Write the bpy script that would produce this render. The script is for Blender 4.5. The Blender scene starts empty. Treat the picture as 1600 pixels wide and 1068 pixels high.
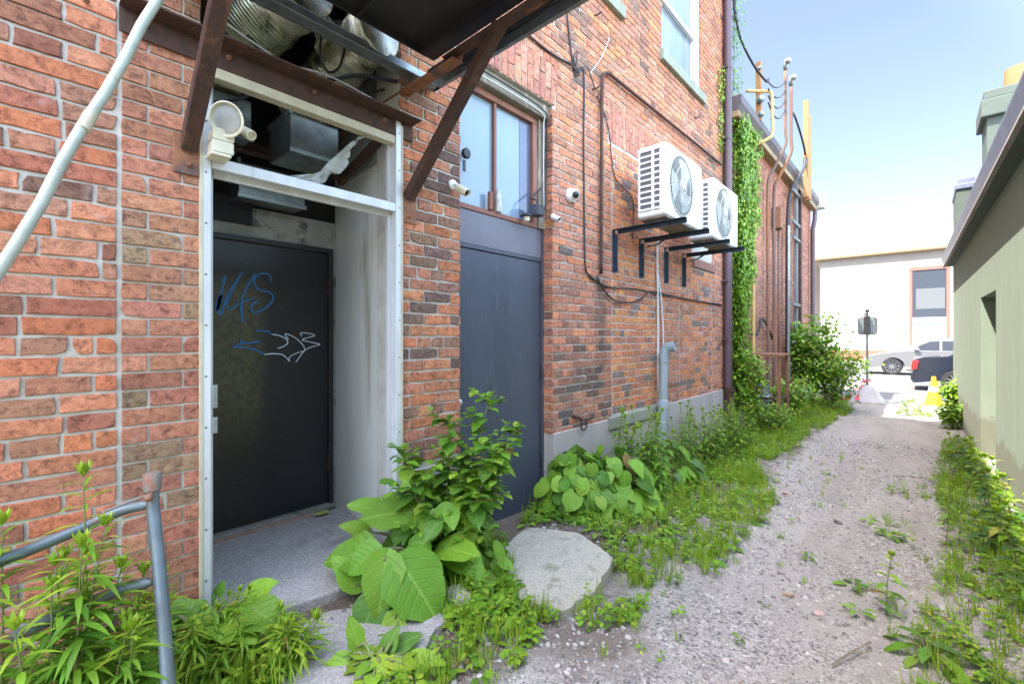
import bpy, math, random
from math import radians as R, sin, cos, pi
from mathutils import Vector, noise
C = bpy.context.scene
COL = C.collection
rnd = random.Random(11)

# ------------------------------------------------------------------ camera
D, HC, F, HOR = 2.3, 1.35, 700.0, 526.0
TH = math.atan(640 / F); SN, CS = sin(TH), cos(TH)
cam = bpy.data.cameras.new('camera'); co = bpy.data.objects.new('camera', cam); COL.objects.link(co)
cam.sensor_width = 36; cam.lens = 36 * F / 1600; cam.shift_y = -(534 - HOR) / 1600
cam.clip_start = 0.05; cam.clip_end = 2000
co.location = (D, 0, HC); co.rotation_euler = (pi / 2, 0, TH)
C.camera = co
# ------------------------------------------------------------------ sky and sun
SUN = Vector((.275, .43, -1)).normalized()
w = bpy.data.worlds.new('World'); C.world = w; w.use_nodes = True
wn = w.node_tree; wn.nodes.clear()
wo = wn.nodes.new('ShaderNodeOutputWorld'); bg = wn.nodes.new('ShaderNodeBackground')
sky = wn.nodes.new('ShaderNodeTexSky'); sky.sky_type = 'NISHITA'; sky.sun_disc = False
sky.sun_elevation = math.asin(-SUN.z); sky.sun_rotation = math.atan2(-SUN.x, -SUN.y)
sky.air_density = 1.0; sky.dust_density = 1.7; sky.ozone_density = 1.5
# bright lobe added to the unseen sky at right, fills the shaded left wall
tc = wn.nodes.new('ShaderNodeTexCoord')
dp = wn.nodes.new('ShaderNodeVectorMath'); dp.operation = 'DOT_PRODUCT'
dp.inputs[1].default_value = Vector((.85, -.15, .62)).normalized()
mr = wn.nodes.new('ShaderNodeMapRange'); mr.interpolation_type = 'SMOOTHSTEP'
mr.inputs['From Min'].default_value = 0.14; mr.inputs['From Max'].default_value = 0.80
mr.inputs['To Min'].default_value = .82; mr.inputs['To Max'].default_value = 5.2
mul = wn.nodes.new('ShaderNodeVectorMath'); mul.operation = 'SCALE'
wn.links.new(tc.outputs['Generated'], dp.inputs[0]); wn.links.new(dp.outputs['Value'], mr.inputs['Value'])
wn.links.new(sky.outputs[0], mul.inputs[0]); wn.links.new(mr.outputs[0], mul.inputs['Scale'])
tn = wn.nodes.new('ShaderNodeMix'); tn.data_type = 'RGBA'; tn.blend_type = 'MULTIPLY'; tn.inputs[0].default_value = 1
tw = wn.nodes.new('ShaderNodeMapRange'); tw.inputs['From Min'].default_value = .30; tw.inputs['From Max'].default_value = .8
wn.links.new(dp.outputs['Value'], tw.inputs['Value'])
tm = wn.nodes.new('ShaderNodeMix'); tm.data_type = 'RGBA'; tm.inputs[6].default_value = (1.18, 1.02, .95, 1); tm.inputs[7].default_value = (1.15, 1.03, .86, 1)
wn.links.new(tw.outputs[0], tm.inputs[0]); wn.links.new(mul.outputs[0], tn.inputs[6]); wn.links.new(tm.outputs[2], tn.inputs[7])
wn.links.new(tn.outputs[2], bg.inputs[0]); bg.inputs[1].default_value = 0.12
wn.links.new(bg.outputs[0], wo.inputs[0])
sl = bpy.data.lights.new('sun', 'SUN'); so = bpy.data.objects.new('sun', sl); COL.objects.link(so)
sl.energy = 5.0; sl.angle = R(.5); sl.color = (1, .95, .86)
so.rotation_euler = SUN.to_track_quat('-Z', 'Y').to_euler()
C.view_settings.view_transform = 'Standard'; C.view_settings.look = 'None'
C.view_settings.exposure = 2.0; C.view_settings.gamma = 1.0
C.render.engine = 'CYCLES'
C.cycles.max_bounces = 8; C.cycles.diffuse_bounces = 5

# ------------------------------------------------------------------ measuring helpers (photo pixel -> a plane of the place)
def ray(px, py):
    u = (px - 800) / F
    return Vector((-SN + CS * u, CS + SN * u, (HOR - py) / F))
def PX(px, py, x=0.0):
    r = ray(px, py); t = (x - D) / r.x; return Vector((x, r.y * t, HC + r.z * t))
def PY(px, py, y):
    r = ray(px, py); t = y / r.y; return Vector((D + r.x * t, y, HC + r.z * t))
def PZ(px, py, z=0.0):
    r = ray(px, py); t = (z - HC) / r.z; return Vector((D + r.x * t, r.y * t, z))
def PD(px, py, d):
    r = ray(px, py); return Vector((D, 0, HC)) + r * d
def gz(y):
    if y < 1.4: return 0.0
    if y < 7: return -0.26 * (y - 1.4) / 5.6
    return -0.26 - 0.04 * min(1, (y - 7) / 8)
def G(px, py):
    z = 0.0
    for _ in range(12): z = gz(PZ(px, py, z).y)
    return PZ(px, py, z)

# ------------------------------------------------------------------ mesh builder
class M:
    def __init__(s): s.v = []; s.f = []; s.mi = []; s.c = []; s.uv = []; s.cur = 0; s.col = (1, 1, 1); s.tone = None
    def add(s, vs, fs, uvs=None):
        b = len(s.v); s.v.extend([tuple(p) for p in vs]); s.f.extend([tuple(i + b for i in f) for f in fs])
        s.mi.extend([s.cur] * len(fs)); s.c.extend([s.col] * len(vs))
        s.uv.extend(uvs if uvs else [(0, 0)] * len(vs))
    def box(s, x0, x1, y0, y1, z0, z1):
        x0, x1 = min(x0, x1), max(x0, x1); y0, y1 = min(y0, y1), max(y0, y1); z0, z1 = min(z0, z1), max(z0, z1)
        s.add([(x0,y0,z0),(x1,y0,z0),(x1,y1,z0),(x0,y1,z0),(x0,y0,z1),(x1,y0,z1),(x1,y1,z1),(x0,y1,z1)],
              [(0,3,2,1),(4,5,6,7),(0,1,5,4),(1,2,6,5),(2,3,7,6),(3,0,4,7)])
    def rbox(s, x0, x1, y0, y1, z0, z1, r=.01, axis='x', n=4):
        # box with four rounded edges parallel to axis
        def loop(a0, a1, b0, b1):
            o = []
            for (ca, cb, st) in ((a1-r, b1-r, 0), (a0+r, b1-r, 90), (a0+r, b0+r, 180), (a1-r, b0+r, 270)):
                for i in range(n + 1):
                    t = R(st + 90 * i / n); o.append((ca + r * cos(t), cb + r * sin(t)))
            return o
        if axis == 'x': L = loop(y0, y1, z0, z1); e = (x0, x1); mk = lambda k, p: (k, p[0], p[1])
        elif axis == 'y': L = loop(z0, z1, x0, x1); e = (y0, y1); mk = lambda k, p: (p[1], k, p[0])
        else: L = loop(x0, x1, y0, y1); e = (z0, z1); mk = lambda k, p: (p[0], p[1], k)
        m = len(L)
        s.add([mk(e[0], p) for p in L] + [mk(e[1], p) for p in L],
              [(i, (i+1) % m, m + (i+1) % m, m + i) for i in range(m)] + [tuple(range(m-1, -1, -1)), tuple(range(m, 2*m))])
    def bar(s, a, b, wd, ht, up=(0, 0, 1)):
        a = Vector(a); b = Vector(b); d = (b - a).normalized(); u = Vector(up)
        sd = d.cross(u)
        if sd.length < 1e-4: sd = d.cross(Vector((0, 1, 0)))
        sd.normalize(); u = sd.cross(d).normalized()
        p = []
        for q in (a, b):
            for (i, j) in ((-1,-1),(1,-1),(1,1),(-1,1)): p.append(q + sd * (i * wd / 2) + u * (j * ht / 2))
        s.add(p, [(0,1,2,3),(7,6,5,4),(0,4,5,1),(1,5,6,2),(2,6,7,3),(3,7,4,0)])
    def ell(s, a, b, wd, ht, t=.008, up=(0, 0, 1)):
        # steel angle: two flanges at right angles
        a = Vector(a); b = Vector(b); d = (b - a).normalized(); u = Vector(up)
        sd = d.cross(u).normalized(); u = sd.cross(d).normalized()
        s.bar(a + u * ht / 2, b + u * ht / 2, t, ht, up)
        s.bar(a + sd * (wd / 2 + t / 2) + u * t / 2, b + sd * (wd / 2 + t / 2) + u * t / 2, wd, t, up)
    def tube(s, pts, r, n=8, cap=True):
        pts = [Vector(p) for p in pts]; m = len(pts)
        rs = r if isinstance(r, (list, tuple)) else [r] * m
        t0 = (pts[1] - pts[0]).normalized(); ref = Vector((0, 0, 1)) if abs(t0.z) < .9 else Vector((1, 0, 0))
        nx = t0.cross(ref).normalized(); V = []
        for i, p in enumerate(pts):
            t = (pts[min(i+1, m-1)] - pts[max(i-1, 0)])
            if t.length < 1e-9: t = t0
            t = t.normalized(); nx = (nx - t * nx.dot(t))
            nx = nx.normalized() if nx.length > 1e-6 else t.orthogonal().normalized()
            ny = t.cross(nx)
            for k in range(n):
                a = 2 * pi * k / n; V.append(p + (nx * cos(a) + ny * sin(a)) * rs[i])
        fs = [(i*n+k, i*n+(k+1) % n, (i+1)*n+(k+1) % n, (i+1)*n+k) for i in range(m-1) for k in range(n)]
        if cap: fs += [tuple(range(n-1, -1, -1)), tuple(range((m-1)*n, m*n))]
        s.add(V, fs)
    def cyl(s, a, b, r, n=16): s.tube([a, b], r, n)
    def lathe(s, o, ax, prof, n=20):
        # prof: list of (distance along ax, radius)
        ax = Vector(ax).normalized(); nx = ax.orthogonal().normalized(); ny = ax.cross(nx); o = Vector(o); V = []
        for (h, r) in prof:
            for k in range(n):
                a = 2*pi*k/n; V.append(o + ax*h + (nx*cos(a)+ny*sin(a))*r)
        m = len(prof)
        s.add(V, [(i*n+k, i*n+(k+1) % n, (i+1)*n+(k+1) % n, (i+1)*n+k) for i in range(m-1) for k in range(n)] + [tuple(range(n-1, -1, -1)), tuple(range((m-1)*n, m*n))])
    def sph(s, o, r, n=12, sx=1, sy=1, sz=1):
        o = Vector(o); V = []; m = n // 2
        for i in range(m + 1):
            a = pi * i / m
            for k in range(n):
                b = 2*pi*k/n; V.append((o.x + r*sx*sin(a)*cos(b), o.y + r*sy*sin(a)*sin(b), o.z + r*sz*cos(a)))
        s.add(V, [(i*n+k, (i+1)*n+k, (i+1)*n+(k+1) % n, i*n+(k+1) % n) for i in range(m) for k in range(n)])
    def prism(s, poly, mapf, d0, d1):
        # poly (a,b) extruded from d0 to d1, mapf(a,b,d)->xyz
        n = len(poly)
        s.add([mapf(a, b, d0) for a, b in poly] + [mapf(a, b, d1) for a, b in poly],
              [tuple(range(n-1, -1, -1)), tuple(range(n, 2*n))] + [(i, (i+1) % n, n+(i+1) % n, n+i) for i in range(n)])
    def sheet(s, a, b, c, d, n=8, m=8, disp=None):
        a, b, c, d = map(Vector, (a, b, c, d)); V = []
        for i in range(m + 1):
            for k in range(n + 1):
                p = (a.lerp(b, k/n)).lerp(d.lerp(c, k/n), i/m)
                if disp: p = p + disp(k/n, i/m)
                V.append(p)
        s.add(V, [(i*(n+1)+k, i*(n+1)+k+1, (i+1)*(n+1)+k+1, (i+1)*(n+1)+k) for i in range(m) for k in range(n)],
              [(k/n, i/m) for i in range(m+1) for k in range(n+1)])

def wpos(o):
    p = Vector((0, 0, 0))
    while o is not None: p = p + o.location; o = o.parent
    return p
def build(m, name, mats, parent=None, smooth=False, bevel=0, loc=None):
    if not isinstance(mats, (list, tuple)): mats = [mats]
    me = bpy.data.meshes.new(name)
    o = bpy.data.objects.new(name, me); COL.objects.link(o)
    if parent is not None: o.parent = parent
    if loc is not None: o.location = Vector(loc)
    off = wpos(o)
    me.from_pydata([(v[0]-off.x, v[1]-off.y, v[2]-off.z) for v in m.v], [], m.f)
    for x in mats: me.materials.append(x)
    if len(mats) > 1: me.polygons.foreach_set('material_index', m.mi)
    ca = me.attributes.new('tint', 'FLOAT_COLOR', 'POINT')
    ca.data.foreach_set('color', [k for c in m.c for k in (c[0], c[1], c[2], 1.0)])
    if any(u != (0, 0) for u in m.uv[:400]):
        ua = me.attributes.new('luv', 'FLOAT_VECTOR', 'POINT')
        ua.data.foreach_set('vector', [k for u in m.uv for k in (u[0], u[1], 0.0)])
    me.update()
    if smooth: me.polygons.foreach_set('use_smooth', [True] * len(me.polygons))
    if smooth == 'auto' or bevel:
        if bevel:
            b = o.modifiers.new('bevel', 'BEVEL'); b.width = bevel; b.segments = 2; b.limit_method = 'ANGLE'; b.angle_limit = R(40)
            b.harden_normals = False
    if smooth == 'auto':
        for e in me.edges: pass
        o.data.set_sharp_from_angle(angle=R(40))
    return o
def thing(name, label, cat, loc=(0, 0, 0), group=None):
    o = bpy.data.objects.new(name, None); COL.objects.link(o); o.location = Vector(loc); o.empty_display_size = .1
    o['label'] = label; o['category'] = cat
    if group: o['group'] = group
    return o
def tag(o, label=None, cat=None, group=None, kind=None):
    if label: o['label'] = label
    if cat: o['category'] = cat
    if group: o['group'] = group
    if kind: o['kind'] = kind
    return o

# ------------------------------------------------------------------ materials
def nt(name):
    m = bpy.data.materials.new(name); m.use_nodes = True; t = m.node_tree
    return m, t, t.nodes['Principled BSDF'], t.nodes, t.links
def noise_n(N, L, scale, detail=5, rough=.6, vec=None, dist=0):
    n = N.new('ShaderNodeTexNoise'); n.inputs['Scale'].default_value = scale; n.inputs['Detail'].default_value = detail
    n.inputs['Roughness'].default_value = rough; n.inputs['Distortion'].default_value = dist
    if vec is not None: L.new(vec, n.inputs['Vector'])
    return n.outputs['Fac']
def ramp(N, L, fac, stops):
    r = N.new('ShaderNodeValToRGB'); e = r.color_ramp.elements
    while len(e) < len(stops): e.new(.5)
    for i, (p, c) in enumerate(stops):
        e[i].position = p; e[i].color = (c[0], c[1], c[2], 1) if isinstance(c, (tuple, list)) else (c, c, c, 1)
    L.new(fac, r.inputs[0]); return r.outputs[0]
def mix(N, L, fac, a, b, mode='MIX'):
    m = N.new('ShaderNodeMix'); m.data_type = 'RGBA'; m.blend_type = mode
    for val, idx in ((fac, 0), (a, 6), (b, 7)):
        if isinstance(val, bpy.types.NodeSocket): L.new(val, m.inputs[idx])
        elif isinstance(val, (tuple, list)): m.inputs[idx].default_value = (val[0], val[1], val[2], 1)
        else: m.inputs[idx].default_value = val if idx == 0 else (val, val, val, 1)
    return m.outputs[2]
def bump(N, L, b, h, strength, dist=.01):
    n = N.new('ShaderNodeBump'); n.inputs['Strength'].default_value = strength; n.inputs['Distance'].default_value = dist
    L.new(h, n.inputs['Height']); L.new(n.outputs[0], b.inputs['Normal']); return n
def pos(N): return N.new('ShaderNodeNewGeometry').outputs['Position']
def vmap(N, L, vec, sc):
    m = N.new('ShaderNodeMapping'); m.inputs['Scale'].default_value = sc; L.new(vec, m.inputs['Vector']); return m.outputs[0]
def mk(name, c1, c2=None, rough=.7, metal=0, sc=6, bs=40, bst=.15, c3=None, p3=.62, sc3=3, tint=False, streak=False, spec=.5):
    """mottled surface: c1/c2 mixed by noise, c3 = stain patches"""
    m, t, b, N, L = nt(name); p = pos(N)
    c2 = c2 or tuple(x * .75 for x in c1)
    v = vmap(N, L, p, (1, 1, .15)) if streak else p
    f = noise_n(N, L, sc, 6, .65, v)
    out = mix(N, L, ramp(N, L, f, [(.35, 0), (.65, 1)]), c1, c2)
    if c3:
        f3 = noise_n(N, L, sc3, 7, .7, v, .4)
        out = mix(N, L, ramp(N, L, f3, [(p3 - .05, 0), (p3 + .06, 1)]), out, c3)
    if tint:
        a = N.new('ShaderNodeAttribute'); a.attribute_name = 'tint'; out = mix(N, L, 1.0, out, a.outputs['Color'], 'MULTIPLY')
    L.new(out, b.inputs['Base Color']); b.inputs['Roughness'].default_value = rough; b.inputs['Metallic'].default_value = metal
    b.inputs['Specular IOR Level'].default_value = spec
    if bst: bump(N, L, b, noise_n(N, L, bs, 6, .7, p), bst, .004)
    return m
def flat(name, c, rough=.5, metal=0, spec=.5):
    m, t, b, N, L = nt(name)
    f = noise_n(N, L, 25, 4, .6, pos(N))
    L.new(mix(N, L, ramp(N, L, f, [(.3, 0), (.7, 1)]), c, tuple(x * .86 for x in c)), b.inputs['Base Color'])
    b.inputs['Roughness'].default_value = rough; b.inputs['Metallic'].default_value = metal; b.inputs['Specular IOR Level'].default_value = spec
    return m

def brick_mat():
    m, t, b, N, L = nt('brick'); p = pos(N)
    a = N.new('ShaderNodeAttribute'); a.attribute_name = 'tint'
    base = a.outputs['Color']
    f1 = noise_n(N, L, 38, 8, .75, p, .3)
    c = mix(N, L, ramp(N, L, f1, [(.36, .0), (.62, 1)]), mix(N, L, 1.0, base, (.70, .62, .60), 'MULTIPLY'), base)
    f2 = noise_n(N, L, 24, 10, .85, vmap(N, L, p, (1, 1, 1.3)), .5)           # burnt skin of the old bricks
    c = mix(N, L, ramp(N, L, f2, [(.485, 0), (.60, .85)]), c, mix(N, L, 1.0, c, (.28, .26, .30), 'MULTIPLY'))
    f3 = noise_n(N, L, 5, 8, .75, p, .6)                                      # lime bloom
    c = mix(N, L, ramp(N, L, f3, [(.60, 0), (.72, .40)]), c, (.56, .50, .46))
    sp = N.new('ShaderNodeSeparateXYZ'); L.new(p, sp.inputs[0])     # soot run under the iron pipe
    def band(sock, a, b_, c_, d_):
        q1 = N.new('ShaderNodeMapRange'); q1.interpolation_type = 'SMOOTHSTEP'; L.new(sock, q1.inputs[0]); q1.inputs[1].default_value = a; q1.inputs[2].default_value = b_
        q2 = N.new('ShaderNodeMapRange'); q2.interpolation_type = 'SMOOTHSTEP'; L.new(sock, q2.inputs[0]); q2.inputs[1].default_value = c_; q2.inputs[2].default_value = d_; q2.inputs[3].default_value = 1; q2.inputs[4].default_value = 0
        mm = N.new('ShaderNodeMath'); mm.operation = 'MULTIPLY'; L.new(q1.outputs[0], mm.inputs[0]); L.new(q2.outputs[0], mm.inputs[1]); return mm.outputs[0]
    mm = N.new('ShaderNodeMath'); mm.operation = 'MULTIPLY'; L.new(band(sp.outputs['Y'], 3.62, 3.72, 3.80, 3.95), mm.inputs[0]); L.new(band(sp.outputs['Z'], .7, 1.3, 1.85, 2.0), mm.inputs[1])
    m3 = N.new('ShaderNodeMath'); m3.operation = 'MULTIPLY'; L.new(mm.outputs[0], m3.inputs[0]); L.new(ramp(N, L, noise_n(N, L, 9, 7, .75, p), [(.35, .2), (.6, .9)]), m3.inputs[1])
    c = mix(N, L, m3.outputs[0], c, (.07, .05, .045))
    L.new(c, b.inputs['Base Color']); b.inputs['Roughness'].default_value = .88; b.inputs['Specular IOR Level'].default_value = .3
    h = N.new('ShaderNodeMath'); h.operation = 'ADD'
    L.new(noise_n(N, L, 60, 8, .85, p), h.inputs[0]); L.new(noise_n(N, L, 300, 3, .7, p), h.inputs[1])
    bump(N, L, b, h.outputs[0], .9, .005)
    return m
def leaf_mat(name, vein=False, tr=.3):
    m, t, b, N, L = nt(name)
    a = N.new('ShaderNodeAttribute'); a.attribute_name = 'tint'; col = a.outputs['Color']
    f = noise_n(N, L, 30, 4, .6, pos(N))
    col = mix(N, L, ramp(N, L, f, [(.35, 0), (.7, .5)]), col, mix(N, L, 1.0, col, (.7, .74, .6), 'MULTIPLY'))
    if vein:
        q = N.new('ShaderNodeAttribute'); q.attribute_name = 'luv'
        sp = N.new('ShaderNodeSeparateXYZ'); L.new(q.outputs['Vector'], sp.inputs[0])
        ab = N.new('ShaderNodeMath'); ab.operation = 'ABSOLUTE'; L.new(sp.outputs[0], ab.inputs[0])
        mid = ramp(N, L, ab.outputs[0], [(.02, 1), (.06, 0)])
        v = N.new('ShaderNodeMath'); v.operation = 'MULTIPLY_ADD'; L.new(ab.outputs[0], v.inputs[0]); v.inputs[1].default_value = -.28; L.new(sp.outputs[1], v.inputs[2])
        k = N.new('ShaderNodeMath'); k.operation = 'MULTIPLY'; L.new(v.outputs[0], k.inputs[0]); k.inputs[1].default_value = 7.0
        fr = N.new('ShaderNodeMath'); fr.operation = 'FRACT'; L.new(k.outputs[0], fr.inputs[0])
        sv = ramp(N, L, fr.outputs[0], [(0, 1), (.09, 0), (.93, 0), (1, 1)])
        mx = N.new('ShaderNodeMath'); mx.operation = 'MAXIMUM'; L.new(mid, mx.inputs[0])
        s5 = N.new('ShaderNodeMath'); s5.operation = 'MULTIPLY'; L.new(sv, s5.inputs[0]); s5.inputs[1].default_value = .22; L.new(s5.outputs[0], mx.inputs[1])
        k6 = N.new('ShaderNodeMath'); k6.operation = 'MULTIPLY'; L.new(mx.outputs[0], k6.inputs[0]); k6.inputs[1].default_value = .5
        col = mix(N, L, k6.outputs[0], col, (.27, .42, .09))
        h = N.new('ShaderNodeMath'); h.operation = 'ADD'; L.new(sv, h.inputs[0]); L.new(noise_n(N, L, 45, 3, .5, pos(N)), h.inputs[1])
        bump(N, L, b, h.outputs[0], .5, -.006)
    L.new(col, b.inputs['Base Color']); b.inputs['Roughness'].default_value = .5; b.inputs['Specular IOR Level'].default_value = .35
    tb = N.new('ShaderNodeBsdfTranslucent'); L.new(mix(N, L, 1.0, col, (1.25, 1.3, .6), 'MULTIPLY'), tb.inputs[0])
    ms = N.new('ShaderNodeMixShader'); ms.inputs[0].default_value = tr
    L.new(b.outputs[0], ms.inputs[1]); L.new(tb.outputs[0], ms.inputs[2])
    L.new(ms.outputs[0], N['Material Output'].inputs['Surface'])
    return m
def tinted(name, rough=.8, bst=.3, bs=60):
    m, t, b, N, L = nt(name)
    a = N.new('ShaderNodeAttribute'); a.attribute_name = 'tint'
    f = noise_n(N, L, 30, 5, .6, pos(N))
    L.new(mix(N, L, ramp(N, L, f, [(.3, 0), (.7, 1)]), a.outputs['Color'], mix(N, L, 1.0, a.outputs['Color'], (.72, .72, .72), 'MULTIPLY')), b.inputs['Base Color'])
    b.inputs['Roughness'].default_value = rough
    if bst: bump(N, L, b, noise_n(N, L, bs, 5, .7, pos(N)), bst, .003)
    return m

BRICK = brick_mat()
def stucco_wall():
    m = mk('green_stucco_wall', (.215, .26, .20), (.19, .23, .175), .92, sc=6, bs=220, bst=.9, c3=(.19, .225, .175), p3=.68, sc3=1.7, streak=True)
    t = m.node_tree; N, L = t.nodes, t.links; b = N['Principled BSDF']; src = b.inputs['Base Color'].links[0].from_socket
    p = pos(N); sp = N.new('ShaderNodeSeparateXYZ'); L.new(p, sp.inputs[0])
    ad = N.new('ShaderNodeMath'); ad.operation = 'MULTIPLY_ADD'; L.new(noise_n(N, L, 3.5, 7, .75, p), ad.inputs[0]); ad.inputs[1].default_value = -.5; L.new(sp.outputs['Z'], ad.inputs[2])
    f = ramp(N, L, ad.outputs[0], [(0, .6), (.001, .5), (.03, 0)]); q = N.new('ShaderNodeMath'); q.operation = 'ADD'
    L.new(mix(N, L, f, src, (.13, .11, .075)), b.inputs['Base Color'])
    v = N.new('ShaderNodeTexVoronoi'); v.feature = 'DISTANCE_TO_EDGE'; v.inputs['Scale'].default_value = .55; L.new(p, v.inputs['Vector'])
    return m
MORTAR = mk('mortar', (.50, .47, .42), (.38, .35, .30), .95, sc=9, bs=120, bst=.6, c3=(.33, .29, .26), p3=.64, sc3=4)
CONC = mk('foundation_concrete', (.40, .36, .34), (.33, .29, .27), .9, sc=3, bs=90, bst=.35, c3=(.25, .22, .19), p3=.62, sc3=1.6, streak=True)
SLAB = mk('slab_concrete', (.42, .40, .38), (.22, .205, .205), .92, sc=85, bs=160, bst=.8, c3=(.20, .185, .19), p3=.60, sc3=2.2)
PAD = mk('pad_concrete', (.44, .42, .35), (.28, .265, .215), .95, sc=75, bs=140, bst=1.0, c3=(.21, .22, .15), p3=.58, sc3=7)
STONE = mk('sill_stone', (.25, .27, .21), (.18, .195, .155), .9, sc=8, bs=90, bst=.4, c3=(.17, .18, .14), p3=.63, sc3=6, streak=True)
PLASTER = mk('white_plaster', (.62, .61, .57), (.49, .475, .43), .85, sc=2.2, bs=70, bst=.25, c3=(.33, .31, .24), p3=.67, sc3=1.8, streak=True)
DIRTYW = mk('dirty_plaster', (.34, .34, .30), (.22, .22, .19), .9, sc=4, bs=60, bst=.4, c3=(.08, .08, .07), p3=.6, sc3=5)
ALU = mk('painted_aluminium', (.62, .64, .65), (.50, .51, .52), .5, .3, sc=12, bs=90, bst=.06, c3=(.36, .35, .30), p3=.68, sc3=9, streak=True)
CREAM = mk('cream_metal', (.50, .46, .33), (.40, .36, .26), .6, sc=15, bst=.1)
RUST = mk('rusted_steel', (.085, .042, .030), (.045, .026, .022), .82, .25, sc=18, bs=150, bst=.5, c3=(.17, .075, .035), p3=.62, sc3=9)
RUSTM = mk('patchy_rusted_conduit', (.17, .085, .055), (.12, .10, .10), .8, .2, sc=5, bs=100, bst=.4, c3=(.26, .115, .05), p3=.56, sc3=4, streak=True)
RUSTO = mk('orange_rust', (.30, .13, .06), (.16, .075, .05), .85, .1, sc=20, bs=120, bst=.5, c3=(.10, .07, .07), p3=.58, sc3=5)
BLKDOOR = mk('black_door_paint', (.014, .015, .017), (.020, .021, .022), .33, sc=5, bs=70, bst=.10, c3=(.060, .058, .042), p3=.60, sc3=9)
BLACK = mk('black_paint', (.013, .014, .016), (.02, .02, .022), .5, sc=12, bst=.1, c3=(.06, .055, .045), p3=.7, sc3=8)
SLATE = mk('slate_blue_paint', (.060, .070, .095), (.048, .056, .076), .40, sc=2, bs=50, bst=.12, c3=(.078, .088, .110), p3=.62, sc3=22, streak=True)
LILAC = mk('grey_lilac_paint', (.15, .14, .165), (.12, .115, .14), .5, sc=3, bs=50, bst=.08)
GALV = mk('galvanised_steel', (.30, .34, .34), (.20, .23, .24), .42, .7, sc=14, bs=60, bst=.1, c3=(.12, .12, .10), p3=.66, sc3=7)
FOIL = mk('foil_insulation', (.74, .74, .62), (.50, .50, .34), .28, .75, sc=9, bs=28, bst=1.0, c3=(.14, .14, .11), p3=.56, sc3=6)
WHITE = mk('white_enamel', (.74, .75, .76), (.66, .67, .68), .4, sc=3, bst=.02, c3=(.52, .51, .47), p3=.7, sc3=4, streak=True)
VINYL = flat('white_vinyl', (.62, .63, .66), .4)
IVORY = mk('ivory_plastic', (.62, .60, .46), (.52, .50, .38), .5, sc=10, bst=.05)
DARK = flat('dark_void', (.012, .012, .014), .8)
NAVY = mk('navy_bracket_paint', (.016, .034, .058), (.014, .024, .038), .45, sc=20, bst=.1, c3=(.08, .07, .06), p3=.68, sc3=15)
PVC = mk('grey_pipe_plastic', (.24, .29, .32), (.19, .235, .26), .5, sc=6, bst=.05, c3=(.30, .25, .18), p3=.67, sc3=5, streak=True)
BROWN = mk('brown_downspout', (.095, .055, .066), (.072, .043, .052), .5, .1, sc=4, bst=.06, c3=(.15, .10, .08), p3=.68, sc3=9, streak=True)
YEL = mk('yellow_gas_pipe', (.62, .42, .14), (.50, .33, .12), .55, sc=10, bst=.1)
CABLE = flat('black_cable', (.018, .018, .022), .6)
WCABLE = flat('pale_cable', (.55, .55, .55), .6)
REDWOOD = mk('red_oxide_wood', (.26, .115, .08), (.19, .08, .06), .75, sc=14, bs=90, bst=.4, c3=(.34, .27, .22), p3=.64, sc3=20, streak=True)
OLDWOOD = mk('weathered_wood', (.22, .19, .15), (.15, .13, .10), .85, sc=14, bs=90, bst=.5, c3=(.40, .36, .28), p3=.6, sc3=12, streak=True)
TIMBER = mk('new_timber', (.34, .17, .065), (.27, .13, .05), .75, sc=10, bs=60, bst=.3, streak=True)
GREEN = mk('green_stucco', (.225, .265, .195), (.205, .24, .175), .92, sc=6, bs=220, bst=.9, c3=(.165, .20, .14), p3=.66, sc3=1.7, streak=True)
DKGREEN = mk('grey_green_siding', (.085, .11, .092), (.07, .09, .076), .85, sc=3, bs=80, bst=.3)
GRANITE = mk('gutter_metal', (.19, .22, .30), (.15, .17, .24), .45, .4, sc=4, bst=.05)
CLAY = mk('clay_pot', (.42, .18, .08), (.36, .15, .07), .85, sc=6, bst=.3)
STUCCO = mk('white_stucco', (.40, .375, .335), (.37, .345, .305), .9, sc=1, bs=20, bst=.1)
TAN = mk('tan_trim', (.28, .20, .11), (.24, .17, .09), .8, sc=2, bst=.05)
GREYTRIM = mk('grey_frieze', (.22, .20, .18), (.19, .175, .16), .85, sc=3, bst=.1)
ASPHALT = mk('asphalt', (.13, .125, .12), (.11, .105, .10), .9, sc=.6, bs=120, bst=.4, c3=(.11, .105, .10), p3=.6, sc3=.8)
SIDEW = mk('sidewalk_concrete', (.34, .33, .31), (.30, .29, .27), .9, sc=1, bs=40, bst=.2)
LEAF = leaf_mat('leaf'); BURLEAF = leaf_mat('burdock_leaf', True, .25)
STEM = mk('green_stem', (.14, .22, .06), (.17, .14, .07), .7, sc=20, bst=.1)
STONES = tinted('gravel_stone')
PANEBLUE = mk('filmed_glass', (.20, .27, .34), (.17, .23, .30), .14, 0, sc=1.2, bst=0, c3=(.30, .34, .36), p3=.70, sc3=7, streak=True)
DGLASS = flat('dark_glass', (.02, .024, .03), .12, 0, .35)

def glassy(name, c, rough, alpha):
    m, t, b, N, L = nt(name)
    f = ramp(N, L, noise_n(N, L, 11, 6, .7, pos(N), .5), [(.35, alpha * .55), (.68, min(1, alpha * 1.3))])
    b.inputs['Base Color'].default_value = (*c, 1); b.inputs['Roughness'].default_value = rough
    L.new(f, b.inputs['Alpha']); return m
FILM = glassy('torn_plastic_film', (.55, .56, .50), .35, .55)

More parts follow.
